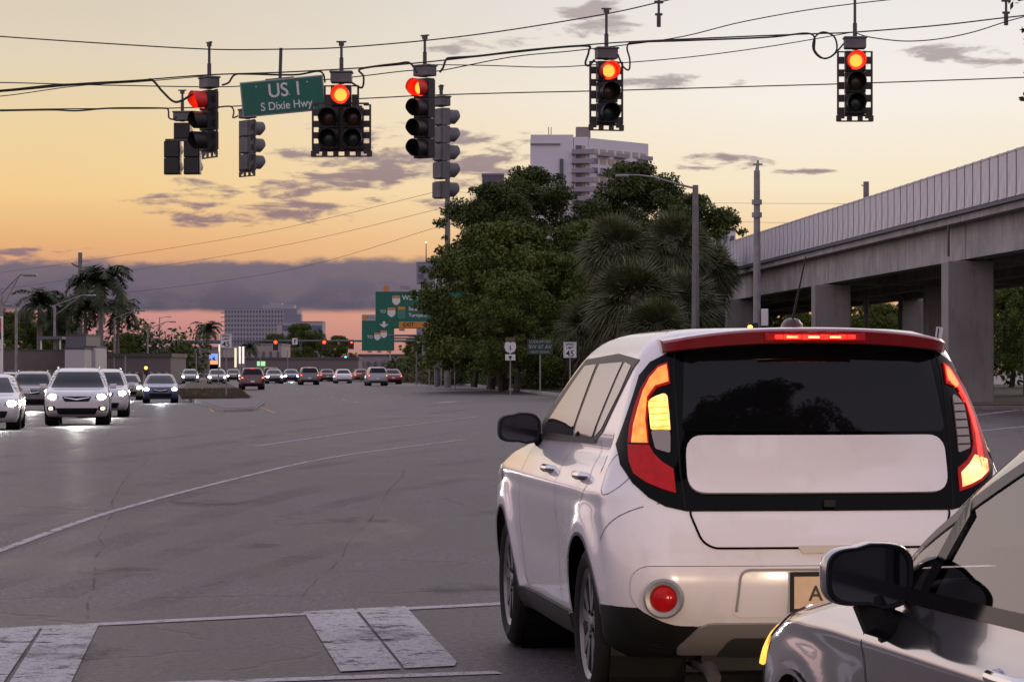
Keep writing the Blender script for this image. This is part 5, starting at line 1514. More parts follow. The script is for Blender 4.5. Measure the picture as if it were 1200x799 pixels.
mb.add([(x, 0, zc + .13 + z) for x, z in shp] + [(x, .02, zc + .13 + z) for x, z in shp], [tuple(range(10))[::-1], tuple(range(10, 20))] + [(i, (i + 1) % 10, 10 + (i + 1) % 10, 10 + i) for i in range(10)]); sf = mb.build('shield', WH, rs)
text('1', .34, K, sf, (0, -.006, zc + .13))
mb = MB(); mb.box((0, 0, zc - .32), (.5, .02, .30)); ap = mb.build('arrow_plate', WH, rs)
mb = MB(); mb.add([(-.12, -.014, zc - .34), (0, -.014, zc - .22), (.12, -.014, zc - .34), (.04, -.014, zc - .34), (.04, -.014, zc - .43), (-.04, -.014, zc - .43), (-.04, -.014, zc - .34)], [(0, 1, 2, 3, 4, 5, 6)]); mb.build('arrow', K, ap)

# overhead guide signs
def gantry_sign(px0, py0, px1, py1, d, label, small=False):
    a, c_ = P(px0, py0, d), P(px1, py1, d); w = c_.x - a.x; h = a.z - c_.z
    root = empty('overhead_sign', (a.x + w / 2, d, 0)); tag(root, label, 'road sign'); z0 = c_.z
    mb = MB(); mb.box((0, 0, z0 + h / 2), (w, .12, h)); mb.build('sign_panel', M['signgreen'], root, bevel=.03)
    bh = h * .17
    mb = MB(); mb.box((0, -.08, z0 + h - bh / 2), (w, .05, bh)); bn = mb.build('toll_banner', mat('banner_lilac', (.42, .38, .42), .5), root)
    mb = MB(); mb.lathe([(.001, -.12), (.26, -.12)], 'Y', c=(-w * .40, 0, z0 + h - bh * .55), n=20); mb.build('sun_emblem', M['signorange'], bn)
    text('TOLL', bh * .6, mat('banner_text', (.20, .20, .22), .5), bn, (-w * .22, -.115, z0 + h - bh / 2))
    k = h / 4.1
    def shield(x, z, s):
        q = MB(); pts = [(-.42, .5), (.42, .5), (.46, -.2), (.2, -.5), (0, -.56), (-.2, -.5), (-.46, -.2)]
        q.add([(x + u_ * s, -.08, z + v_ * s) for u_, v_ in pts], [tuple(range(7))]); so_ = q.build('route_shield', WH, root)
        q = MB(); q.box((x, -.086, z + .36 * s), (.84 * s, .008, .26 * s)); q.build('shield_banner', M['signorange'], so_)
    if not small:
        shield(-w * .305, z0 + h * .64, .82 * k); text('WEST', .60 * k, WH, root, (-w * .17, -.075, z0 + h * .69))
        text('TO', .38 * k, WH, root, (-w * .43, -.075, z0 + h * .38)); shield(-w * .35, z0 + h * .37, .82 * k)
        q = MB(); q.box((-w * .255, -.085, z0 + h * .36), (.72 * k, .02, 1.1 * k)); em = q.build('turnpike_emblem', mat('emblem_green', (.05, .22, .16), .5), root)
        q = MB(); q.box((-w * .255, -.10, z0 + h * .46), (.68 * k, .008, .28 * k)); q.build('emblem_banner', M['signorange'], em)
        text('South', .46 * k, WH, root, (-w * .19, -.075, z0 + h * .44), align='LEFT'); text('Turnpike', .46 * k, WH, root, (-w * .19, -.075, z0 + h * .30), align='LEFT')
        q = MB(); q.box((w * .04, -.085, z0 + h * .085), (w * .64, .03, h * .14)); yl = q.build('exit_only_panel', M['signorange'], root)
        text('EXIT', .50 * k, K, yl, (-w * .19, -.11, z0 + h * .085)); text('ONLY', .50 * k, K, yl, (w * .13, -.11, z0 + h * .085))
        q = MB(); x_ = -w * .03; z_ = z0 + h * .085; q.add([(x_ - .35 * k, -.11, z_ + .02), (x_ - .12 * k, -.11, z_ + .02), (x_ - .12 * k, -.11, z_ + .22 * k), (x_ + .12 * k, -.11, z_ + .22 * k), (x_ + .12 * k, -.11, z_ + .02), (x_ + .35 * k, -.11, z_ + .02), (x_, -.11, z_ - .24 * k)], [(0, 6, 5, 4, 3, 2, 1)]); q.build('down_arrow', K, yl)
        q = MB(); x_ = -w * .42; z_ = z0 + h * .08; q.add([(x_ - .45 * k, -.08, z_ + .1), (x_ - .12 * k, -.08, z_ + .06), (x_ - .12 * k, -.08, z_ + .34 * k), (x_ + .12 * k, -.08, z_ + .34 * k), (x_ + .12 * k, -.08, z_ + .06), (x_ + .45 * k, -.08, z_ + .1), (x_, -.08, z_ - .26 * k)], [(0, 6, 5, 4, 3, 2, 1)]); q.build('down_arrow', WH, root)
    else:
        text('TO', .45 * k, WH, root, (-w * .25, -.075, z0 + h * .38)); shield(-w * .02, z0 + h * .40, .8 * k); shield(w * .18, z0 + h * .46, .8 * k)
    # truss and post
    mb = MB()
    for z in (z0 + h * .35, z0 + h * .75): mb.tube([(-w * .48, .35, z), (w * .5 + 3.5, .35, z)], .12, 8)
    mb.tube([(w * .5 + 3.5, .35, 0), (w * .5 + 3.5, .35, z0 + h * .8)], .3, 10); mb.build('truss', M['galv'], root)
    mb = MB()
    for q in (-.25, .05, .35): mb.box((q * w, -.55, z0 - .12), (.5, .25, .18)); mb.tube([(q * w, 0, z0), (q * w, -.5, z0 - .1)], .03, 6)
    mb.build('sign_light', M['galv'], root)
    return root


gantry_sign(440, 333, 565, 385, 250, 'large green overhead road sign reading WEST and EXIT ONLY, partly behind the trees')
gantry_sign(424, 368.5, 462, 411, 330, 'smaller green overhead road sign behind the left edge of the large one', small=True)

# mast arms with signals at the next junction
def mast(px0, px1, py, d, label, heads, plates=(), r=.16, postpx=None):
    a, c_ = P(px0, py, d), P(px1, py, d); root = empty('signal_mast', (a.x, d, 0)); tag(root, label, 'signal mast')
    mb = MB(); mb.tube([(0, 0, a.z), (c_.x - a.x, 0, a.z)], [r * .7, r], 8); mb.build('mast_arm', M['farsteel'], root)
    xp = (c_.x - a.x) if postpx is None else P(postpx, py, d).x - a.x
    mb = MB(); mb.tube([(xp, 0, -.2), (xp, 0, a.z + .3)], .22, 8); mb.build('mast_post', M['farsteel'], root)
    return root


M['farsteel'] = mat('mast_steel', (.12, .12, .14), .5, metal=.3)
D2 = 400
mast(178, 560, 399.5, D2, 'long signal mast arm spanning the road at the next junction', ())
mast(100, 262, 401.5, D2 + 30, 'signal mast arm at the left of the next junction, before the low buildings', (), postpx=125)
for i, (px, py, dd, lb) in enumerate(((323, 401, D2, 'far signal lit red on the mast arm right of the speed limit sign'), (380, 401, D2, 'far signal lit red on the mast arm above the white sedan'), (412, 401, D2 + 60, 'smaller far signal lit red between two larger ones'), (447, 401, D2, 'far signal lit red below the green overhead signs'))):
    t = empty('far_signal', P(px, py, dd - .6)); tag(t, lb, 'traffic light', 'signals on the mast arm of the next junction')
    mb = MB(); mb.box((0, 0, -.35), (.75, .12, 1.55)); mb.build('backplate', M['sigblack'], t, bevel=.05)
    mb = MB(); mb.lathe([(.001, -.16), (.14, -.15), (.27 if i != 2 else .2, -.10)], 'Y', n=16); mb.build('lit_lens', M['siglit'], t)
    mb = MB(); mb.lathe([(.001, -.18), (.10, -.17)], 'Y', n=12); mb.build('lamp_core', M['sighot'], t)
for px, py, dd, lb, mm in ((242, 403, 430, 'far signal lit green left of the speed limit sign on the median', 'greenlit'), (527, 408, 240, 'signal lit green at the far corner before the trees', 'greenlit'), (171, 431, 200, 'low amber light beside the row of oncoming cars', 'amberhot'), (552.5, 423, 225, 'low amber walk signal among the tree trunks', 'amberhot')):
    t = empty('corner_signal', P(px, py, dd)); tag(t, lb, 'traffic light')
    s_ = .5 if dd > 300 else .34
    mb = MB(); mb.box((0, .1, -.1), (s_, .15, s_ * 2)); zz = P(px, py, dd).z; mb.tube([(0, .25, -zz), (0, .25, .1)], .06, 6); mb.build('housing', M['sigblack'], t, bevel=.03)
    mb = MB(); mb.lathe([(.001, -.03), (.13 * s_ / .34, 0)], 'Y', n=14); mb.build('lit_lens', M[mm], t)
tt = empty('lane_sign', P(345.5, 400, D2 - .5)); tag(tt, 'small white turn sign mounted on the mast arm', 'sign')
mb = MB(); mb.box((0, 0, 0), (.75, .04, .9)); mb.build('sign_face', WH, tt, bevel=.02)
mb = MB(); mb.box((0, -.03, -.02), (.16, .01, .5)); mb.box((.08, -.03, .2), (.3, .01, .12)); mb.build('arrow', K, tt)
tt = empty('street_name_board', P(497, 401.5, 240)); tag(tt, 'small dark green street name board on a mast arm before the trees', 'sign')
mb = MB(); mb.box((0, 0, 0), (1.55, .04, .40)); ff = mb.build('sign_face', M['signdark'], tt); text('SW 67 Av', .30, WH, ff, (0, -.03, 0))
ms = mast(455, 512, 393, 238, 'pale mast arm ending at a pole before the trees', (), r=.10)
for px, dd, lb in ((451, 300, 'first'),):
    pass
# far green arrow lights over the road
for i, (px, py) in enumerate(((387, 421), (391, 426.5), (395, 424), (400.5, 422), (405, 419), (397, 428), (389.5, 423))):
    t = empty('distant_signal', P(px, py, 900)); tag(t, 'cluster of distant green signal lights over the far end of the road', 'traffic light', 'distant green signals at the end of the road')
    mb = MB(); mb.box((0, .3, 0), (.9, .3, 1.6)); mb.build('housing', M['sigblack'], t)
    mb = MB(); mb.lathe([(.001, 0), (.38, .06)], 'Y', n=10); mb.build('lit_lens', M['greenlit'], t)


# ------------------------------------------------------------------ trees
def leaf_cloud(clumps, nper, size, seed, flat=.75):
    """leaf-sized quads gathered in uneven clumps"""
    rnd = random.Random(seed); vs = []; fs = []
    for (cx, cy, cz, r) in clumps:
        n = int(nper * (r ** 2))
        for _ in range(n):
            # direction on the sphere, biased to the shell
            z = rnd.uniform(-1, 1); a = rnd.uniform(0, 2 * math.pi); q = math.sqrt(1 - z * z); rr = r * (rnd.random() ** .45)
            c = Vector((cx + rr * q * math.cos(a), cy + rr * q * math.sin(a), cz + rr * z * flat))
            s = size * rnd.uniform(.6, 1.35)
            n_ = Vector((rnd.gauss(0, 1), rnd.gauss(0, 1), rnd.gauss(.6, 1))).normalized()
            t = n_.orthogonal().normalized(); t.rotate(Matrix.Rotation(rnd.uniform(0, 6.28), 3, n_)); w = n_.cross(t)
            o = len(vs)
            vs += [c - t * s, c + w * s * .5 - t * .1 * s, c + t * s, c - w * s * .5 + t * .1 * s]; fs.append((o, o + 1, o + 2, o + 3))
    return vs, fs


def limb_pts(a, b_, sag, rnd, k=5):
    a, b_ = Vector(a), Vector(b_)
    return [a.lerp(b_, i / k) + Vector((rnd.uniform(-1, 1), rnd.uniform(-1, 1), 0)) * (.25 if 0 < i < k else 0) + Vector((0, 0, sag * math.sin(math.pi * i / k))) for i in range(k + 1)]


def broad_tree(h, rx, lowfrac, seed, mt, nper=150, leaf=.20, nclump=46, trunk=.28, ry=None, lean=0.):
    rnd = random.Random(seed); ry = ry or rx
    root = empty('shade_tree')
    z0 = h * lowfrac; clumps = []
    for i in range(nclump):
        t = rnd.random(); z = z0 + (h - z0) * (t ** .85); f = math.sin(math.pi * min(1, (.20 + .80 * (z - z0) / (h - z0)) ** .9)) ** .55 if z < h else .2
        a = rnd.uniform(0, 6.283); q = rnd.random() ** .5
        r = rnd.uniform(.10, .21) * rx * 1.15
        clumps.append((rx * q * f * math.cos(a) * .92 + lean * (z / h), ry * q * f * math.sin(a) * .92, min(z, h - r * .6), r))
    # wispy tips outside the main mass
    for i in range(nclump // 2):
        a = rnd.uniform(0, 6.283); z = rnd.uniform(z0, h * .98); f = math.sin(math.pi * (.20 + .78 * (z - z0) / (h - z0))) ** .5
        clumps.append((rx * f * math.cos(a) * rnd.uniform(.9, 1.12) + lean * (z / h), ry * f * math.sin(a), z, rnd.uniform(.05, .10) * rx))
    vs, fs = leaf_cloud(clumps, nper, leaf, seed)
    mb = MB(); mb.add(vs, fs); mb.build('crown', mt, root)
    mb = MB(); top_ = Vector((lean * .5, 0, h * .72))
    mb.tube(limb_pts((0, 0, -.1), top_, 0, rnd), [trunk * k for k in (1.25, 1, .85, .7, .5, .25)], 8)
    for i in range(7):
        a = rnd.uniform(0, 6.283); zz = h * rnd.uniform(.18, .5); e = (rx * .75 * math.cos(a), ry * .75 * math.sin(a), zz + h * rnd.uniform(.12, .35))
        mb.tube(limb_pts((lean * .3 * zz / h, 0, zz), e, .3, rnd), [trunk * k for k in (.55, .42, .34, .26, .18, .08)], 6)
    mb.build('trunk', M['bark'], root, smooth=True)
    return root


def place_tree(root, px, d, label, group, cat='tree', copy=False, rz=0., sc=1., z=.15, nm=None):
    o = copy_tree(root) if copy else root
    if nm: o.name = nm
    o.location = (P(px, 433, d).x, d, z); o.rotation_euler.z = rz; o.scale = (sc, sc, sc)
    tag(o, label, cat, group); return o


TG = 'broadleaf trees on the verge'
t1 = broad_tree(10.8, 5.6, .14, 11, M['leafA'], nper=430, leaf=.125, nclump=105)
place_tree(t1, 590, 186, 'low olive green tree at the left end of the tree mass, overlapping the road sign', TG)
t2 = broad_tree(15.6, 5.2, .24, 23, M['leafB'], nper=430, leaf=.125, nclump=100)
place_tree(t2, 622, 202, 'tall tree left of the white apartment tower with ragged top', TG, rz=1.)
place_tree(t1, 556, 214, 'small tree behind the left end of the tree mass', TG, copy=True, rz=2.2, sc=.62)
place_tree(t2, 748, 204, 'tall tree right of the white apartment tower, behind the fan palms', TG, copy=True, rz=3.0, sc=1.03)
place_tree(t1, 690, 196, 'broad tree in the middle of the tree mass, below the white tower', TG, copy=True, rz=4.0, sc=1.06)
place_tree(t2, 575, 196, 'dark tree rising behind the olive tree, its top left of the tower', TG, copy=True, rz=4.6, sc=.90)
place_tree(t1, 640, 180, 'dense low tree behind the guide sign', TG, copy=True, rz=5.2, sc=.80)
place_tree(t1, 812, 215, 'tree behind the street lamp, next to the overpass end', TG, copy=True, rz=.8, sc=.92)
place_tree(t2, 815, 208, 'slim tree top behind the arm of the concrete street lamp', TG, copy=True, rz=2.0, sc=.90)
place_tree(t1, 720, 175, 'bushy tree low behind the fan palms', TG, copy=True, rz=1.7, sc=.72)
place_tree(t1, 605, 170, 'lowest dark tree directly behind the route shield sign', TG, copy=True, rz=3.4, sc=.62)
place_tree(t2, 700, 205, 'tree right under the white tower, hiding its foot', TG, copy=True, rz=.2, sc=.84)
# leafy branch at the top right corner: a tree standing close by, mostly out of frame
t3 = broad_tree(12.2, 2.8, .62, 31, M['leafB'], nper=260, leaf=.10, nclump=40, trunk=.2)
place_tree(t3, 1322, 70, 'roadside tree whose leaves poke into the top right corner', TG, z=0)
# beyond the overpass
for i, (px, d_, sc, lb) in enumerate(((1030, 235, .62, 'dark tree seen between the second and the first bridge column'), (1085, 245, .66, 'dark tree seen close to the left of the near bridge column'), (1185, 200, .66, 'dark tree seen under the deck right of the near bridge column'), (930, 250, .6, 'dark tree under the overpass left of the second column'), (1240, 190, .7, 'dark tree at the right edge under the deck'), (880, 262, .55, 'dark tree behind the pale steel pole under the deck'))):
    place_tree(t1, px, d_, lb, 'dark trees beyond the overpass', copy=True, rz=i * 1.3, sc=sc)
for i, (px, d_, sc, lb) in enumerate(((-20, 330, .85, 'dark tree at the left edge behind the street lamps'), (28, 340, .8, 'dark tree left of the small royal palm'), (62, 345, .78, 'dark tree behind the small royal palm'), (212, 520, .62, 'round dark tree beyond the left mast arm'), (355, 900, 1.5, 'wide dark tree below the far office block'), (395, 950, 1.2, 'dark tree right of the far office block'), (545, 330, .7, 'dark tree behind the overhead signs'), (490, 460, .65, 'dark tree below the large overhead sign'),
                                      (320, 820, 1.1, 'dark tree in front of the far hotel, near its right end'), (150, 380, .60, 'low dark tree behind the largest royal palm'), (505, 345, .55, 'dark tree under the exit only panel'), (560, 260, .72, 'dark tree behind the utility pole'))):
    place_tree(t1, px, d_, lb, 'dark trees in the distance', copy=True, rz=i * 2.1, sc=sc, z=-.3)


# ---- fan palms
def fan_palm(h, r, seed, dead=True, name='fan_palm'):
    rnd = random.Random(seed); root = empty(name)
    vs = []; fs = []
    def fan(base, dirv, rad, droop, blades=18, vs=vs, fs=fs, wdt=.034):
        dirv = dirv.normalized(); side = dirv.cross(Vector((0, 0, 1)))
        if side.length < .1: side = Vector((1, 0, 0))
        side.normalize(); side.rotate(Matrix.Rotation(rnd.uniform(-1.3, 1.3), 3, dirv)); upv = side.cross(dirv)
        for b_ in range(blades):
            a = R(-95 + 190 * b_ / (blades - 1)); dd = (dirv * math.cos(a) + side * math.sin(a)).normalized()
            L_ = rad * (1 - .25 * abs(a) / R(95)) * rnd.uniform(.85, 1.1)
            m_ = base + dd * L_ * .55 + upv * .05; e = base + dd * L_ + Vector((0, 0, -droop * L_ * rnd.uniform(.5, 1.2)))
            p_ = dd.cross(upv).normalized() * wdt
            o = len(vs); vs += [base, m_ + p_, e, m_ - p_]; fs.append((o, o + 1, o + 2, o + 3))
    for i in range(170):
        z = rnd.uniform(-.75, 1.0); a = rnd.uniform(0, 6.283); q = math.sqrt(max(0, 1 - z * z))
        dv = Vector((q * math.cos(a), q * math.sin(a), z)); base = Vector((0, 0, h - r * .9)) + dv * r * .40
        fan(base, dv + Vector((0, 0, -.12)), r * .60, .12 + .30 * max(0, -z + .2))
    mb = MB(); mb.add(vs, fs); mb.build('crown', M['leafP'], root)
    if dead:
        v2 = []; f2 = []
        for i in range(46):
            a = rnd.uniform(0, 6.283); base = Vector((math.cos(a) * r * .30, math.sin(a) * r * .30, h - r * 1.15 - rnd.uniform(0, r * .5)))
            fan(base, Vector((math.cos(a) * .5, math.sin(a) * .5, -1)), r * .6, .35, blades=9, vs=v2, fs=f2, wdt=.035)
        mb = MB(); mb.add(v2, f2); mb.build('dead_leaf_skirt', M['thatch'], root)
    mb = MB(); mb.tube(limb_pts((0, 0, -.1), (0, 0, h - r * .6), 0, rnd), [.24, .2, .19, .18, .19, .2], 8); mb.build('trunk', M['palmbark'], root, smooth=True)
    return root


FG = 'fan palms before the broadleaf trees'
f1 = fan_palm(9.8, 2.5, 3); f2 = fan_palm(7.2, 2.9, 5)
place_tree(f1, 723, 152, 'fan palm with a round crown below the tower, upper left of the palm group', FG, 'palm')
place_tree(f1, 790, 156, 'tallest fan palm, beside the arm of the concrete street lamp', FG, 'palm', copy=True, rz=1.2, sc=1.04)
place_tree(f2, 742, 143, 'large fan palm in front, its crown lowest in the middle of the group', FG, 'palm')
place_tree(f2, 797, 146, 'fan palm with a long grey skirt of dead leaves beside the street lamp pole', FG, 'palm', copy=True, rz=2.2, sc=.93)
place_tree(f1, 828, 162, 'rightmost fan palm peeking out right of the street lamp pole', FG, 'palm', copy=True, rz=3.1, sc=.90)
place_tree(f2, 690, 150, 'half hidden low fan palm at the left of the palm group', FG, 'palm', copy=True, rz=4.2, sc=.74)
place_tree(f2, 770, 139, 'lowest fan palm seen just over the roof of the white car', FG, 'palm', copy=True, rz=5.2, sc=.70)


# ---- royal palms
def royal_palm(h, r, seed, nf=15):
    rnd = random.Random(seed); root = empty('royal_palm'); vs = []; fs = []
    cz = h - r * .55
    for i in range(nf):
        a = 6.283 * i / nf + rnd.uniform(-.2, .2); up_ = rnd.uniform(.15, 1.35) if i % 3 else rnd.uniform(1.0, 1.5); L_ = r * rnd.uniform(.95, 1.15)
        hd = Vector((math.cos(a), math.sin(a), 0)); pts = []; p = Vector((0, 0, cz)); ang = up_
        for k in range(13):
            pts.append(p.copy()); p = p + (hd * math.cos(ang) + Vector((0, 0, math.sin(ang)))) * L_ / 12; ang -= .19 + .03 * (1.5 - up_)
        sd_ = hd.cross(Vector((0, 0, 1)))
        for k in range(12):
            for sub in (0, .33, .66):
                c = pts[k].lerp(pts[k + 1], sub); t_ = (k + sub) / 12; ll = r * .30 * math.sin(math.pi * (.12 + .86 * t_)) ** .7
                for s in (-1, 1):
                    dv = (sd_ * s * .8 + (pts[k + 1] - pts[k]).normalized() * .5 + Vector((0, 0, rnd.uniform(-.75, .15)))).normalized(); e = c + dv * ll * rnd.uniform(.8, 1.15); w = (pts[k + 1] - pts[k]).normalized() * r * .026
                    o = len(vs); vs += [c - w, c + w, e]; fs.append((o, o + 1, o + 2))
    mb = MB(); mb.add(vs, fs); cr = mb.build('crown', M['leafR'], root)
    mb = MB(); mb.tube([(0, 0, -.1), (0, 0, h * .3), (0, 0, h * .55), (0, 0, cz - r * .5)], [.26, .30, .24, .17], 10); mb.build('trunk', M['palmbark'], root, smooth=True)
    mb = MB(); mb.tube([(0, 0, cz - r * .5), (0, 0, cz - r * .2), (0, 0, cz + .05)], [.17, .20, .08], 10); mb.build('crownshaft', mat('crownshaft_green', (.09, .13, .05), .5), root, smooth=True)
    return root


RG = 'royal palms along the left side'
r1 = royal_palm(13.0, 4.7, 2, 26); r2 = royal_palm(10.6, 3.7, 8, 20)
place_tree(r1, 118, 290, 'largest royal palm, standing alone highest on the left', RG, 'palm', z=-.4)
place_tree(r2, 46, 300, 'leftmost royal palm with upright fronds before the dark trees', RG, 'palm', z=-.4)
place_tree(r2, 80, 305, 'royal palm just left of the utility pole', RG, 'palm', copy=True, rz=1., sc=.98, z=-.4)
place_tree(r1, 138, 305, 'shorter royal palm right of the largest one, fronds drooping over the lamp', RG, 'palm', copy=True, rz=2., sc=.76, z=-.4)
place_tree(r2, 100, 296, 'royal palm directly beside the utility pole on its right', RG, 'palm', copy=True, rz=2.6, sc=.95, z=-.4)
place_tree(r2, 243, 470, 'lone royal palm left of the far hotel', RG, 'palm', copy=True, rz=.5, sc=.95, z=-.4)
place_tree(r2, 293, 560, 'low royal palm in front of the far hotel', RG, 'palm', copy=True, rz=1.5, sc=.70, z=-.4)
place_tree(r2, 66, 310, 'short royal palm left of the white shed', RG, 'palm', copy=True, rz=3.5, sc=.80, z=-.4)

# low planting: one mass nobody could count
def shrub_mass(name, pts, r, h, mt, seed, nper=240, leaf=.09):
    rnd = random.Random(seed); cl = []
    for i in range(len(pts) - 1):
        a, c_ = Vector(pts[i]), Vector(pts[i + 1]); n = max(2, int((c_ - a).length / (r * .8)))
        for k in range(n): p = a.lerp(c_, k / n); cl.append((p.x + rnd.uniform(-r, r) * .4, p.y + rnd.uniform(-r, r) * .4, h * rnd.uniform(.3, .6), r * rnd.uniform(.6, 1.1)))
    vs, fs = leaf_cloud(cl, nper, leaf, seed, flat=h / r * .5); mb = MB(); mb.add(vs, fs); o = mb.build(name, mt); tag(o, kind='stuff'); return o
shrub_mass('undergrowth', [tuple(GP(520, 449.3)), tuple(GP(570, 452)), tuple(GP(640, 459.5))], 1.3, 1.1, M['leafB'], 4, 150, .14)
shrub_mass('undergrowth', [(-12, 330, 0), (4, 230, 0), (14, 200, 0), (20, 190, 0)], 2.6, 3.2, M['leafB'], 6, 110, .2)
shrub_mass('undergrowth', [(-16, 320, 0), (-9.5, 300, 0), (-6, 255, 0)], 1.3, 1.4, foliage('leaf_yellowish', (.06, .055, .02), (.13, .11, .04)), 8, 120, .14)
shrub_mass('tree_line', [(20, 262, 3), (34, 255, 3), (60, 240, 3), (90, 215, 3)], 4.6, 9.5, M['leafB'], 9, 40, .34)
shrub_mass('tree_line', [(-78, 372, 3), (-60, 380, 3), (-40, 384, 3)], 5.0, 9.0, M['leafB'], 10, 40, .34)
shrub_mass('tree_line', [(3, 225, 2), (14, 214, 2), (24, 228, 2)], 3.6, 7.5, M['leafB'], 14, 60, .28)
# trees behind the camera: they show in the glass of the cars
for i, (x_, y_, sc_, lb_) in enumerate(((5.5, -6, 1., 'dark tree mirrored low in the rear window of the white car'), (13, -10, .95, 'tree behind the viewpoint on the right, mirrored in the car glass'), (-26, -16, .8, 'tree behind the viewpoint on the left, mirrored in the silver car'))):
    o_ = copy_tree(t2); o_.location = (x_, y_, 0); o_.rotation_euler.z = i; o_.scale = (sc_,) * 3; tag(o_, lb_, 'tree', 'trees behind the viewpoint')
# grass tufts at the kerb of the verge
rnd = random.Random(12); mb = MB()
for _ in range(5200):
    t = rnd.random(); i = int(t * 20); a = GP(500 + 180 * t, 449 + (16 * t if t > .3 else 10 * t)); x = a.x + rnd.uniform(.6, 3.5); y = a.y + rnd.uniform(1, 10); hh = rnd.uniform(.06, .22)
    mb.add([(x - .03, y, .16), (x + .03, y, .16), (x + rnd.uniform(-.08, .08), y, .16 + hh)], [(0, 1, 2)])
tag(mb.build('grass', M['grass']), kind='stuff')
rnd = random.Random(13); mb = MB()
for _ in range(4200):
    d_ = 143 + 60 * rnd.random() ** 1.6; px = rnd.uniform(214, 292) - (d_ - 143) * .18; g = G(px, d_); hh = rnd.uniform(.05, .16)
    mb.add([(g.x - .03, g.y, g.z + .17), (g.x + .03, g.y, g.z + .17), (g.x + rnd.uniform(-.08, .08), g.y, g.z + .17 + hh)], [(0, 1, 2)])
tag(mb.build('grass', M['grass']), kind='stuff')


# ------------------------------------------------------------------ buildings
def shared_parts(root, name, boxes, mt, parent=None, size=None, recess=0., rz=0.):
    """many same parts sharing one mesh; boxes = list of locations"""
    me = None
    out = []
    for loc in boxes[:100]:
        if me is None:
            mb = MB(); mb.box((0, 0, 0), size); o = mb.build(name, mt, root); me = o.data
        else: o = bpy.data.objects.new(name, me); COL.objects.link(o); o.parent = root
        o.location = loc; out.append(o)
    if len(boxes) > 100:
        mb = MB()
        for loc in boxes[100:]: mb.box(loc, size)
        o = mb.build(name, mt, root); o['kind'] = 'stuff'
    return out


# white apartment tower (local x along the front, y back)
DT = 880.; k = DT / FPX
tw = empty('apartment_tower', (P(690, 433, DT).x, DT, -1)); tag(tw, 'white apartment tower with balconies rising behind the trees', 'building')
hT = (HY - 158) * k + CH + 1
fl_h = 11.0 * k
mb = MB(); mb.box((-43 * k, 12, hT / 2), (50 * k, 24, hT)); mb.build('stair_block', M['stucco'], tw)     # px 622..672
LW = 30.
yawr = R(63)
# long wing receding to the right
wing = MB(); ux, uy = math.cos(R(50)), math.sin(R(50))
Lw = 74 * k / ux
mb = MB(); mb.add([(0, 0, 0), (ux * Lw, uy * Lw, 0), (ux * Lw - 8, uy * Lw + 14, 0), (-10, 14, 0), (0, 0, hT - 1), (ux * Lw, uy * Lw, hT - 1), (ux * Lw - 8, uy * Lw + 14, hT - 1), (-10, 14, hT - 1)],
                  [(0, 3, 2, 1), (4, 5, 6, 7), (0, 1, 5, 4), (1, 2, 6, 5), (2, 3, 7, 6), (3, 0, 4, 7)]); mb.build('wing', M['stucco'], tw)
mb = MB(); mb.box((-9 * k, 9, hT / 2 - .7), (17 * k, 18.5, hT)); mb.build('front_block', M['stucco'], tw)
mb = MB(); mb.box((-32 * k, -.3, hT * .5 - 3), (4 * k, .8, hT * .96 - 6)); mb.build('stair_recess_shade', mat('stair_shadow', (.12, .11, .13), .9), tw)  # dark slab on the wall, the shade of a stair recess as colour
mb = MB(); mb.box((-6 * k, 8, hT + 1.2), (17 * k, 7, 3.2)); mb.build('roof_box', mat('roof_box_wall', (.25, .21, .20), .85), tw)
mb = MB()
for x in (-47, -44): mb.tube([(x * k, 3, hT), (x * k, 3, hT + 2.6)], .12, 5)
mb.build('roof_antenna', M['darksteel'], tw)
mb = MB(); mb.box((-51 * k, -.25, hT - 11 * k), (35 * k, .4, .5)); mb.build('cornice', mat('cornice_grey', (.25, .23, .26), .8), tw)
nfl = 9
bal = [(-7 * k, -1.0, hT - 3.6 - fl_h * (i + 1) + .6) for i in range(nfl)]
shared_parts(tw, 'balcony', bal, mat('balcony_slab', (.30, .28, .32), .8), size=(27 * k, 2.2, .35))
shared_parts(tw, 'balcony_rail', [(x, y - 1.05, z + .75) for x, y, z in bal], mat('balcony_glass', (.28, .27, .31), .35), size=(26 * k, .08, 1.1))
shared_parts(tw, 'window', [(-12 * k, -.27, z + 1.5) for x, y, z in bal], M['farglass'], size=(7 * k, .12, 2.2))
shared_parts(tw, 'balcony_door', [(1.5 * k - 2.2, -.27, z + 1.45) for x, y, z in bal], M['warmwin'], size=(5.5 * k, .12, 2.1))
wn = []; wb_ = []
for c in range(7):
    for i in range(nfl):
        s_ = Lw * (.10 + .135 * c); wn.append((ux * s_, uy * s_, hT - 4.0 - fl_h * (i + .35)))
sw_ = MB(); sw_.box((0, -.05, 0), (2.6, .3, 1.7)); o0 = sw_.build('window', M['warmwin'], tw); o0.location = wn[0]; o0.rotation_euler.z = R(50)
sg_ = MB(); sg_.box((0, -.05, 0), (2.6, .3, 1.7)); og = sg_.build('window', M['farglass'], tw); og.location = wn[1]; og.rotation_euler.z = R(50)
for i, l in enumerate(wn[2:63]):
    o = bpy.data.objects.new('window', (o0 if i % 3 else og).data); COL.objects.link(o); o.parent = tw; o.location = l; o.rotation_euler.z = R(50)
wbm = MB(); wbm.box((0, -.8, -1.2), (6.2, 1.6, .3)); wbm.box((0, -1.55, -.6), (6.2, .08, 1.0)); ob = wbm.build('balcony', MATS['balcony_slab'], tw); ob.rotation_euler.z = R(50)
first = True
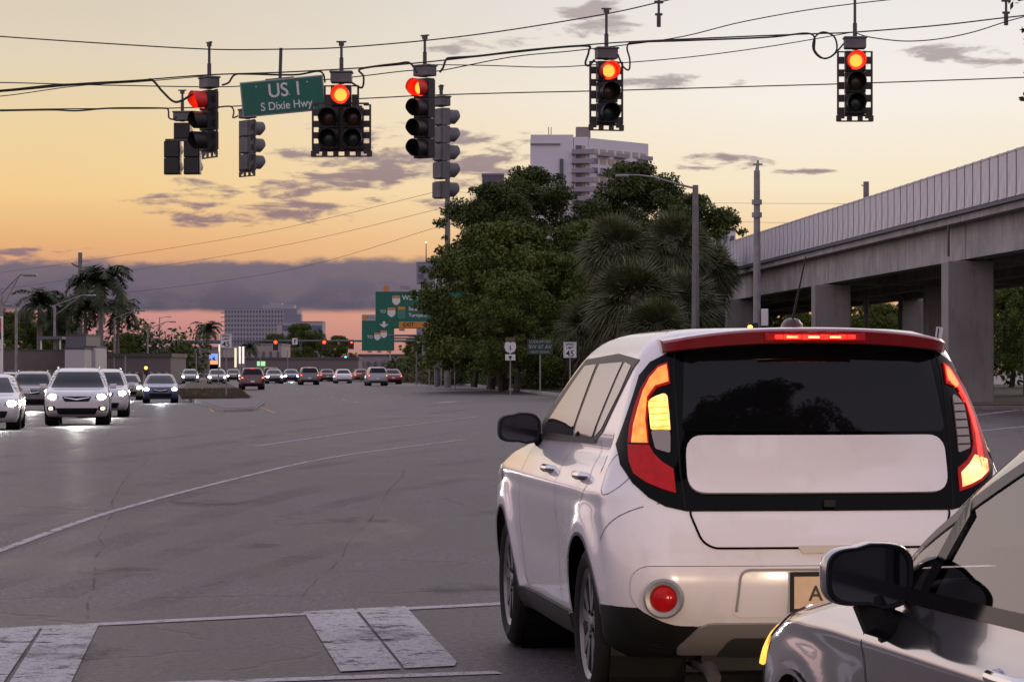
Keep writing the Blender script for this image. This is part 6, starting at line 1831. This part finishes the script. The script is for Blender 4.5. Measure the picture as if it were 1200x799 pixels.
for c in (1, 3, 4, 6):
    for i in range(nfl):
        if (c * 3 + i) % 4 == 0: continue
        l = wn[c * nfl + i]
        if first: ob.location = l; first = False
        else:
            o = bpy.data.objects.new('balcony', ob.data); COL.objects.link(o); o.parent = tw; o.location = l; o.rotation_euler.z = R(50)


def slab_building(name, px0, px1, ptop, d, label, wall, cols, rows_, win=M['farglass'], depth=25, wsx=.55, wsy=.5, base=-1, fl=None, extra=None, z_from=None, nm='window'):
    a, c_ = P(px0, ptop, d), P(px1, ptop, d); w = c_.x - a.x; h = a.z - base
    root = empty(name, (a.x + w / 2, d, base)); tag(root, label, 'building')
    mb = MB(); mb.box((0, depth / 2, h / 2), (w, depth, h)); mb.build('wall', wall, root)
    if rows_:
        fh = (h * (1 if z_from is None else 1 - z_from)) / rows_; cw = w / cols; locs = [(-w / 2 + cw * (c + .5), -.1, h - fh * (r_ + .6)) for r_ in range(rows_) for c in range(cols)]
        shared_parts(root, nm, locs, win, size=(cw * wsx, .3, fh * wsy))
    mb = MB(); rt = .4 if depth > 9 else .12; mb.box((0, depth / 2, h + rt * .4), (w + rt * .7, depth + rt * .7, rt)); mb.build('roof', M['farwall2'] if d > 600 else M['lowroof'], root)
    return root, w, h


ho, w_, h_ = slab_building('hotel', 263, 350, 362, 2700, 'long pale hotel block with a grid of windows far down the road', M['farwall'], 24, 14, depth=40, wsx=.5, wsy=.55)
mb = MB(); mb.box((w_ * .22, 20, h_ + 2.2), (w_ * .42, 30, 3.6)); mb.box((w_ * .18, 20, h_ + 4.5), (w_ * .16, 20, 3)); mb.build('roof_block', M['farwall'], ho)
mb = MB()
for i in range(14): mb.box((-w_ / 2 - 2.0, 8, h_ - h_ / 14 * (i + .8)), (4, 12, .6))
mb.build('end_balconies', M['farwall'], ho)
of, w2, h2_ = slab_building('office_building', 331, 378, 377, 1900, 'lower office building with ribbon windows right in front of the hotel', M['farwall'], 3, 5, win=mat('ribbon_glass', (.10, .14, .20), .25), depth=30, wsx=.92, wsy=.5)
mb = MB(); mb.box((-w2 * .26, 10, h2_ + 2.6), (w2 * .42, 16, 5)); mb.box((-w2 * .30, 10, h2_ + 6.4), (w2 * .30, 12, 3.4)); mb.build('upper_storeys', M['farwall2'], of)
mb = MB(); mb.box((-w2 * .56, 9, h2_ * .47), (w2 * .14, 18, h2_ * .94)); mb.build('stair_block', mat('pinkish_wall', (.42, .34, .34), .85), of)
slab_building('apartment_block', 565, 590, 205, 700, 'dark slab building peeking out left of the dark trees', mat('dark_slab_wall', (.12, .11, .13), .8), 2, 14, depth=16)
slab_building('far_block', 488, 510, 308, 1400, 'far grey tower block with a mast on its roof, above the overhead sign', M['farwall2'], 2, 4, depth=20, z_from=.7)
ms_ = empty('roof_mast', P(499, 308, 1400)); tag(ms_, 'slender mast with a lit tip on the far grey tower block', 'mast')
mb = MB(); mb.tube([(0, 5, 0), (0, 5, 10.0)], [.35, .2], 6); mb.build('mast', M['darksteel'], ms_)
mb = MB(); mb.lathe([(.001, -.35), (.35, 0), (.001, .35)], 'Z', c=(0, 5, 10.2), n=8); mb.build('beacon', mat('beacon_light', (1, .8, .6), .3, emit=(1, .75, .5), es=6.), ms_)
slab_building('flat_block', 838, 862, 270, 420, 'pale flat-roofed block showing between the palms and the overpass rail', M['stucco'], 3, 6, depth=12, z_from=.4)
slab_building('far_store', 386, 424, 419, 1300, 'pale low far building at the end of the road', M['farwall'], 6, 2, depth=20)
slab_building('far_store', 150, 262, 408, 640, 'long low building behind the left mast arm', M['lowwall'], 14, 2, win=M['warmwin'], depth=30, wsx=.5, wsy=.3)
slab_building('far_store', 262, 330, 404, 760, 'pale stuccoed store behind the speed limit sign on the median', mat('tan_wall', (.34, .29, .27), .85), 8, 2, depth=30, wsx=.35, wsy=.4)
slab_building('far_store', 420, 500, 417, 560, 'dark low building below the overhead road signs', M['lowwall'], 10, 2, depth=20, wsx=.4, wsy=.3)

# left side: white shed, fences, filling station canopy
slab_building('white_shed', 76, 99, 409, 215, 'plain white shed behind the oncoming cars, below the royal palms', mat('shed_white', (.46, .43, .44), .8), 1, 0, depth=6)
slab_building('white_shed', 98.5, 112, 407, 219, 'taller white box annex right of the plain white shed', mat('shed_white2', (.52, .48, .47), .8), 1, 0, depth=6)
slab_building('grey_shed', 77, 101, 393, 232, 'grey metal roofed building rising behind the white shed', mat('shed_grey', (.12, .115, .14), .7), 4, 1, depth=8, wsx=.2, wsy=.1)
slab_building('garden_wall', -60, 76, 411, 238, 'long brownish wall along the left side behind the waiting cars', mat('brown_wall', (.13, .105, .10), .85, var=.3, vscale=.3), 12, 1, win=mat('wall_panel', (.20, .17, .165), .8), depth=1, wsx=.8, wsy=.4)
slab_building('garden_wall', 112, 200, 418, 300, 'dim storefront row right of the white shed', mat('dim_store', (.15, .125, .125), .85), 10, 1, win=M['warmwin'], depth=14, wsx=.35, wsy=.35)
slab_building('store_row', 205, 420, 421, 520, 'dim long storefront row across the far end of the junction', MATS['dim_store'], 22, 1, win=mat('dim_win', (.22, .18, .17), .5), depth=14, wsx=.4, wsy=.4)
slab_building('store_row', 455, 560, 424, 330, 'pale fence wall right of the farthest cars, behind the verge', mat('pale_fence', (.24, .20, .185), .85), 20, 1, win=mat('fence_slat', (.15, .125, .12), .8), depth=.6, wsx=.3, wsy=.9)
cn = empty('station_canopy', (P(62, 433, 240).x, 240, -.4)); tag(cn, 'small white canopy frame left of the white shed', 'canopy')
mb = MB(); mb.box((0, 0, P(0, 396, 240).z + .4), (2.0, 3, .25)); mb.build('canopy_roof', mat('shed_grey', (0, 0, 0)), cn)
mb = MB()
for x in (-.8, .8): mb.box((x, -1.2, 2.2), (.12, .12, 4.4))
mb.build('canopy_post', WH, cn)
# red and white pylon at the left edge
py_ = empty('pylon_sign', (P(-1, 433, 160).x, 160, -.4)); tag(py_, 'red and white price pylon cut by the left edge', 'sign')
mb = MB(); mb.box((0, 0, 2.4), (.35, .35, 4.8)); mb.build('post', WH, py_)
mb = MB(); mb.box((-.25, -.2, P(0, 379, 160).z + .1), (.75, .15, 1.2)); mb.build('red_panel', mat('red_panel', (.45, .02, .03), .4), py_)
mb = MB(); mb.box((-.25, -.2, P(0, 391, 160).z), (.75, .15, .9)); mb.build('price_panel', WH, py_)

# street lamps of the left side
def lamp(px, ptop, d, arm_px, rise, label, double=True, r=.09):
    root, h = pole('street_lamp', px, ptop, d, r * 1.3, r, M['galv'], label, 'street lamp', 'cobra head street lamps')
    w = (arm_px) / FPX * d; zr = rise / FPX * d
    mb = MB(); n = 1 if w > 0 else -1
    mb.tube(smoothpts([(0, 0, h - .1), (w * .5, 0, h - .1 + zr * .7), (w * .85, 0, h + zr), (w, 0, h + zr)], 5), .05, 6)
    if double: mb.tube(smoothpts([(0, 0, h - .9), (w * .4, 0, h - .5 + zr * .5), (w * .75, 0, h - .06 + zr * .9)], 5), .04, 6)
    mb.build('arm', M['galv'], root, smooth=True)
    mb = MB(); mb.box((w + n * .35, 0, h + zr - .02), (.8, .28, .16)); mb.build('lamp_head', M['galv'], root, bevel=.05)
    return root
lamp(2, 342, 165, 26, 20, 'street lamp with a double arm entering from the left edge above the cars')
lamp(19, 360, 210, -6, 3, 'short post light with a small head left of the royal palms', double=False)
lamp(64, 357, 240, 38, 11, 'street lamp reaching right before the royal palms')
lamp(134, 372, 300, 28, 8, 'street lamp right of the largest royal palm, its arm low over the fronds')
lamp(173, 385, 340, 26, 8, 'street lamp over the left mast arm')
lamp(187, 372, 520, 9, 1, 'thin far lamp post left of the round tree', double=False)
lamp(457, 372, 430, -9, 1, 'far lamp post with two arms left of the overhead signs')
for i, (px, t, d_) in enumerate(((147, 417, 190), (230, 414, 260), (256, 412, 250), (305, 412, 300), (337, 411, 330), (488, 412, 260), (503, 408, 250), (517, 409, 235), (533, 413, 215))):
    o, _ = pole('thin_post', px, t, d_, .05, .05, M['galv'], ('thin white post right of the nearest suv', 'thin grey post at the far side left of the median sign', 'thin post left of the median speed limit sign', 'thin pale post before the store row', 'thin post over the glaring car', 'thin post at the pale fence, leftmost there', 'thin post at the pale fence, second there', 'thin pale post at the corner signal', 'thin post nearest to the tree trunks')[i], 'post', 'thin posts at the roadside')
# lit tubes and signs of the shops
for i, (px, py, w_, h_, c, lb) in enumerate(((276, 419, .35, 3.4, (.95, .85, .6), 'tall lit yellowish tube at the shops'), (251, 418, 1.7, 1.1, (.25, .4, 1), 'small blue lit shop sign'), (251, 424.5, 1.4, .7, (1, .45, .2), 'small orange lit shop sign under the blue one'), (306, 426, 1.4, .8, (.4, .9, .4), 'small green lit shop sign'), (257, 417, .25, 4, (1, .9, .7), 'pale lit tube left of the tall yellowish one'), (281, 416, .3, 3, (1, .95, .85), 'white lit tube right of the yellowish one'), (285, 416, .3, 3, (1, .95, .85), 'rightmost white lit tube at the shops'))):
    t = empty('lit_shop_sign', P(px, py, 500)); tag(t, lb, 'lit sign')
    mb = MB(); mb.box((0, 0, 0), (w_, .3, h_)); mb.build('lit_face', mat('shop_light_%d' % i, c, .4, emit=c, es=.75), t)
    mb = MB(); mb.box((0, .4, -1.5), (w_ + .2, .3, h_ + 3)); mb.build('sign_case', M['lowwall'], t)
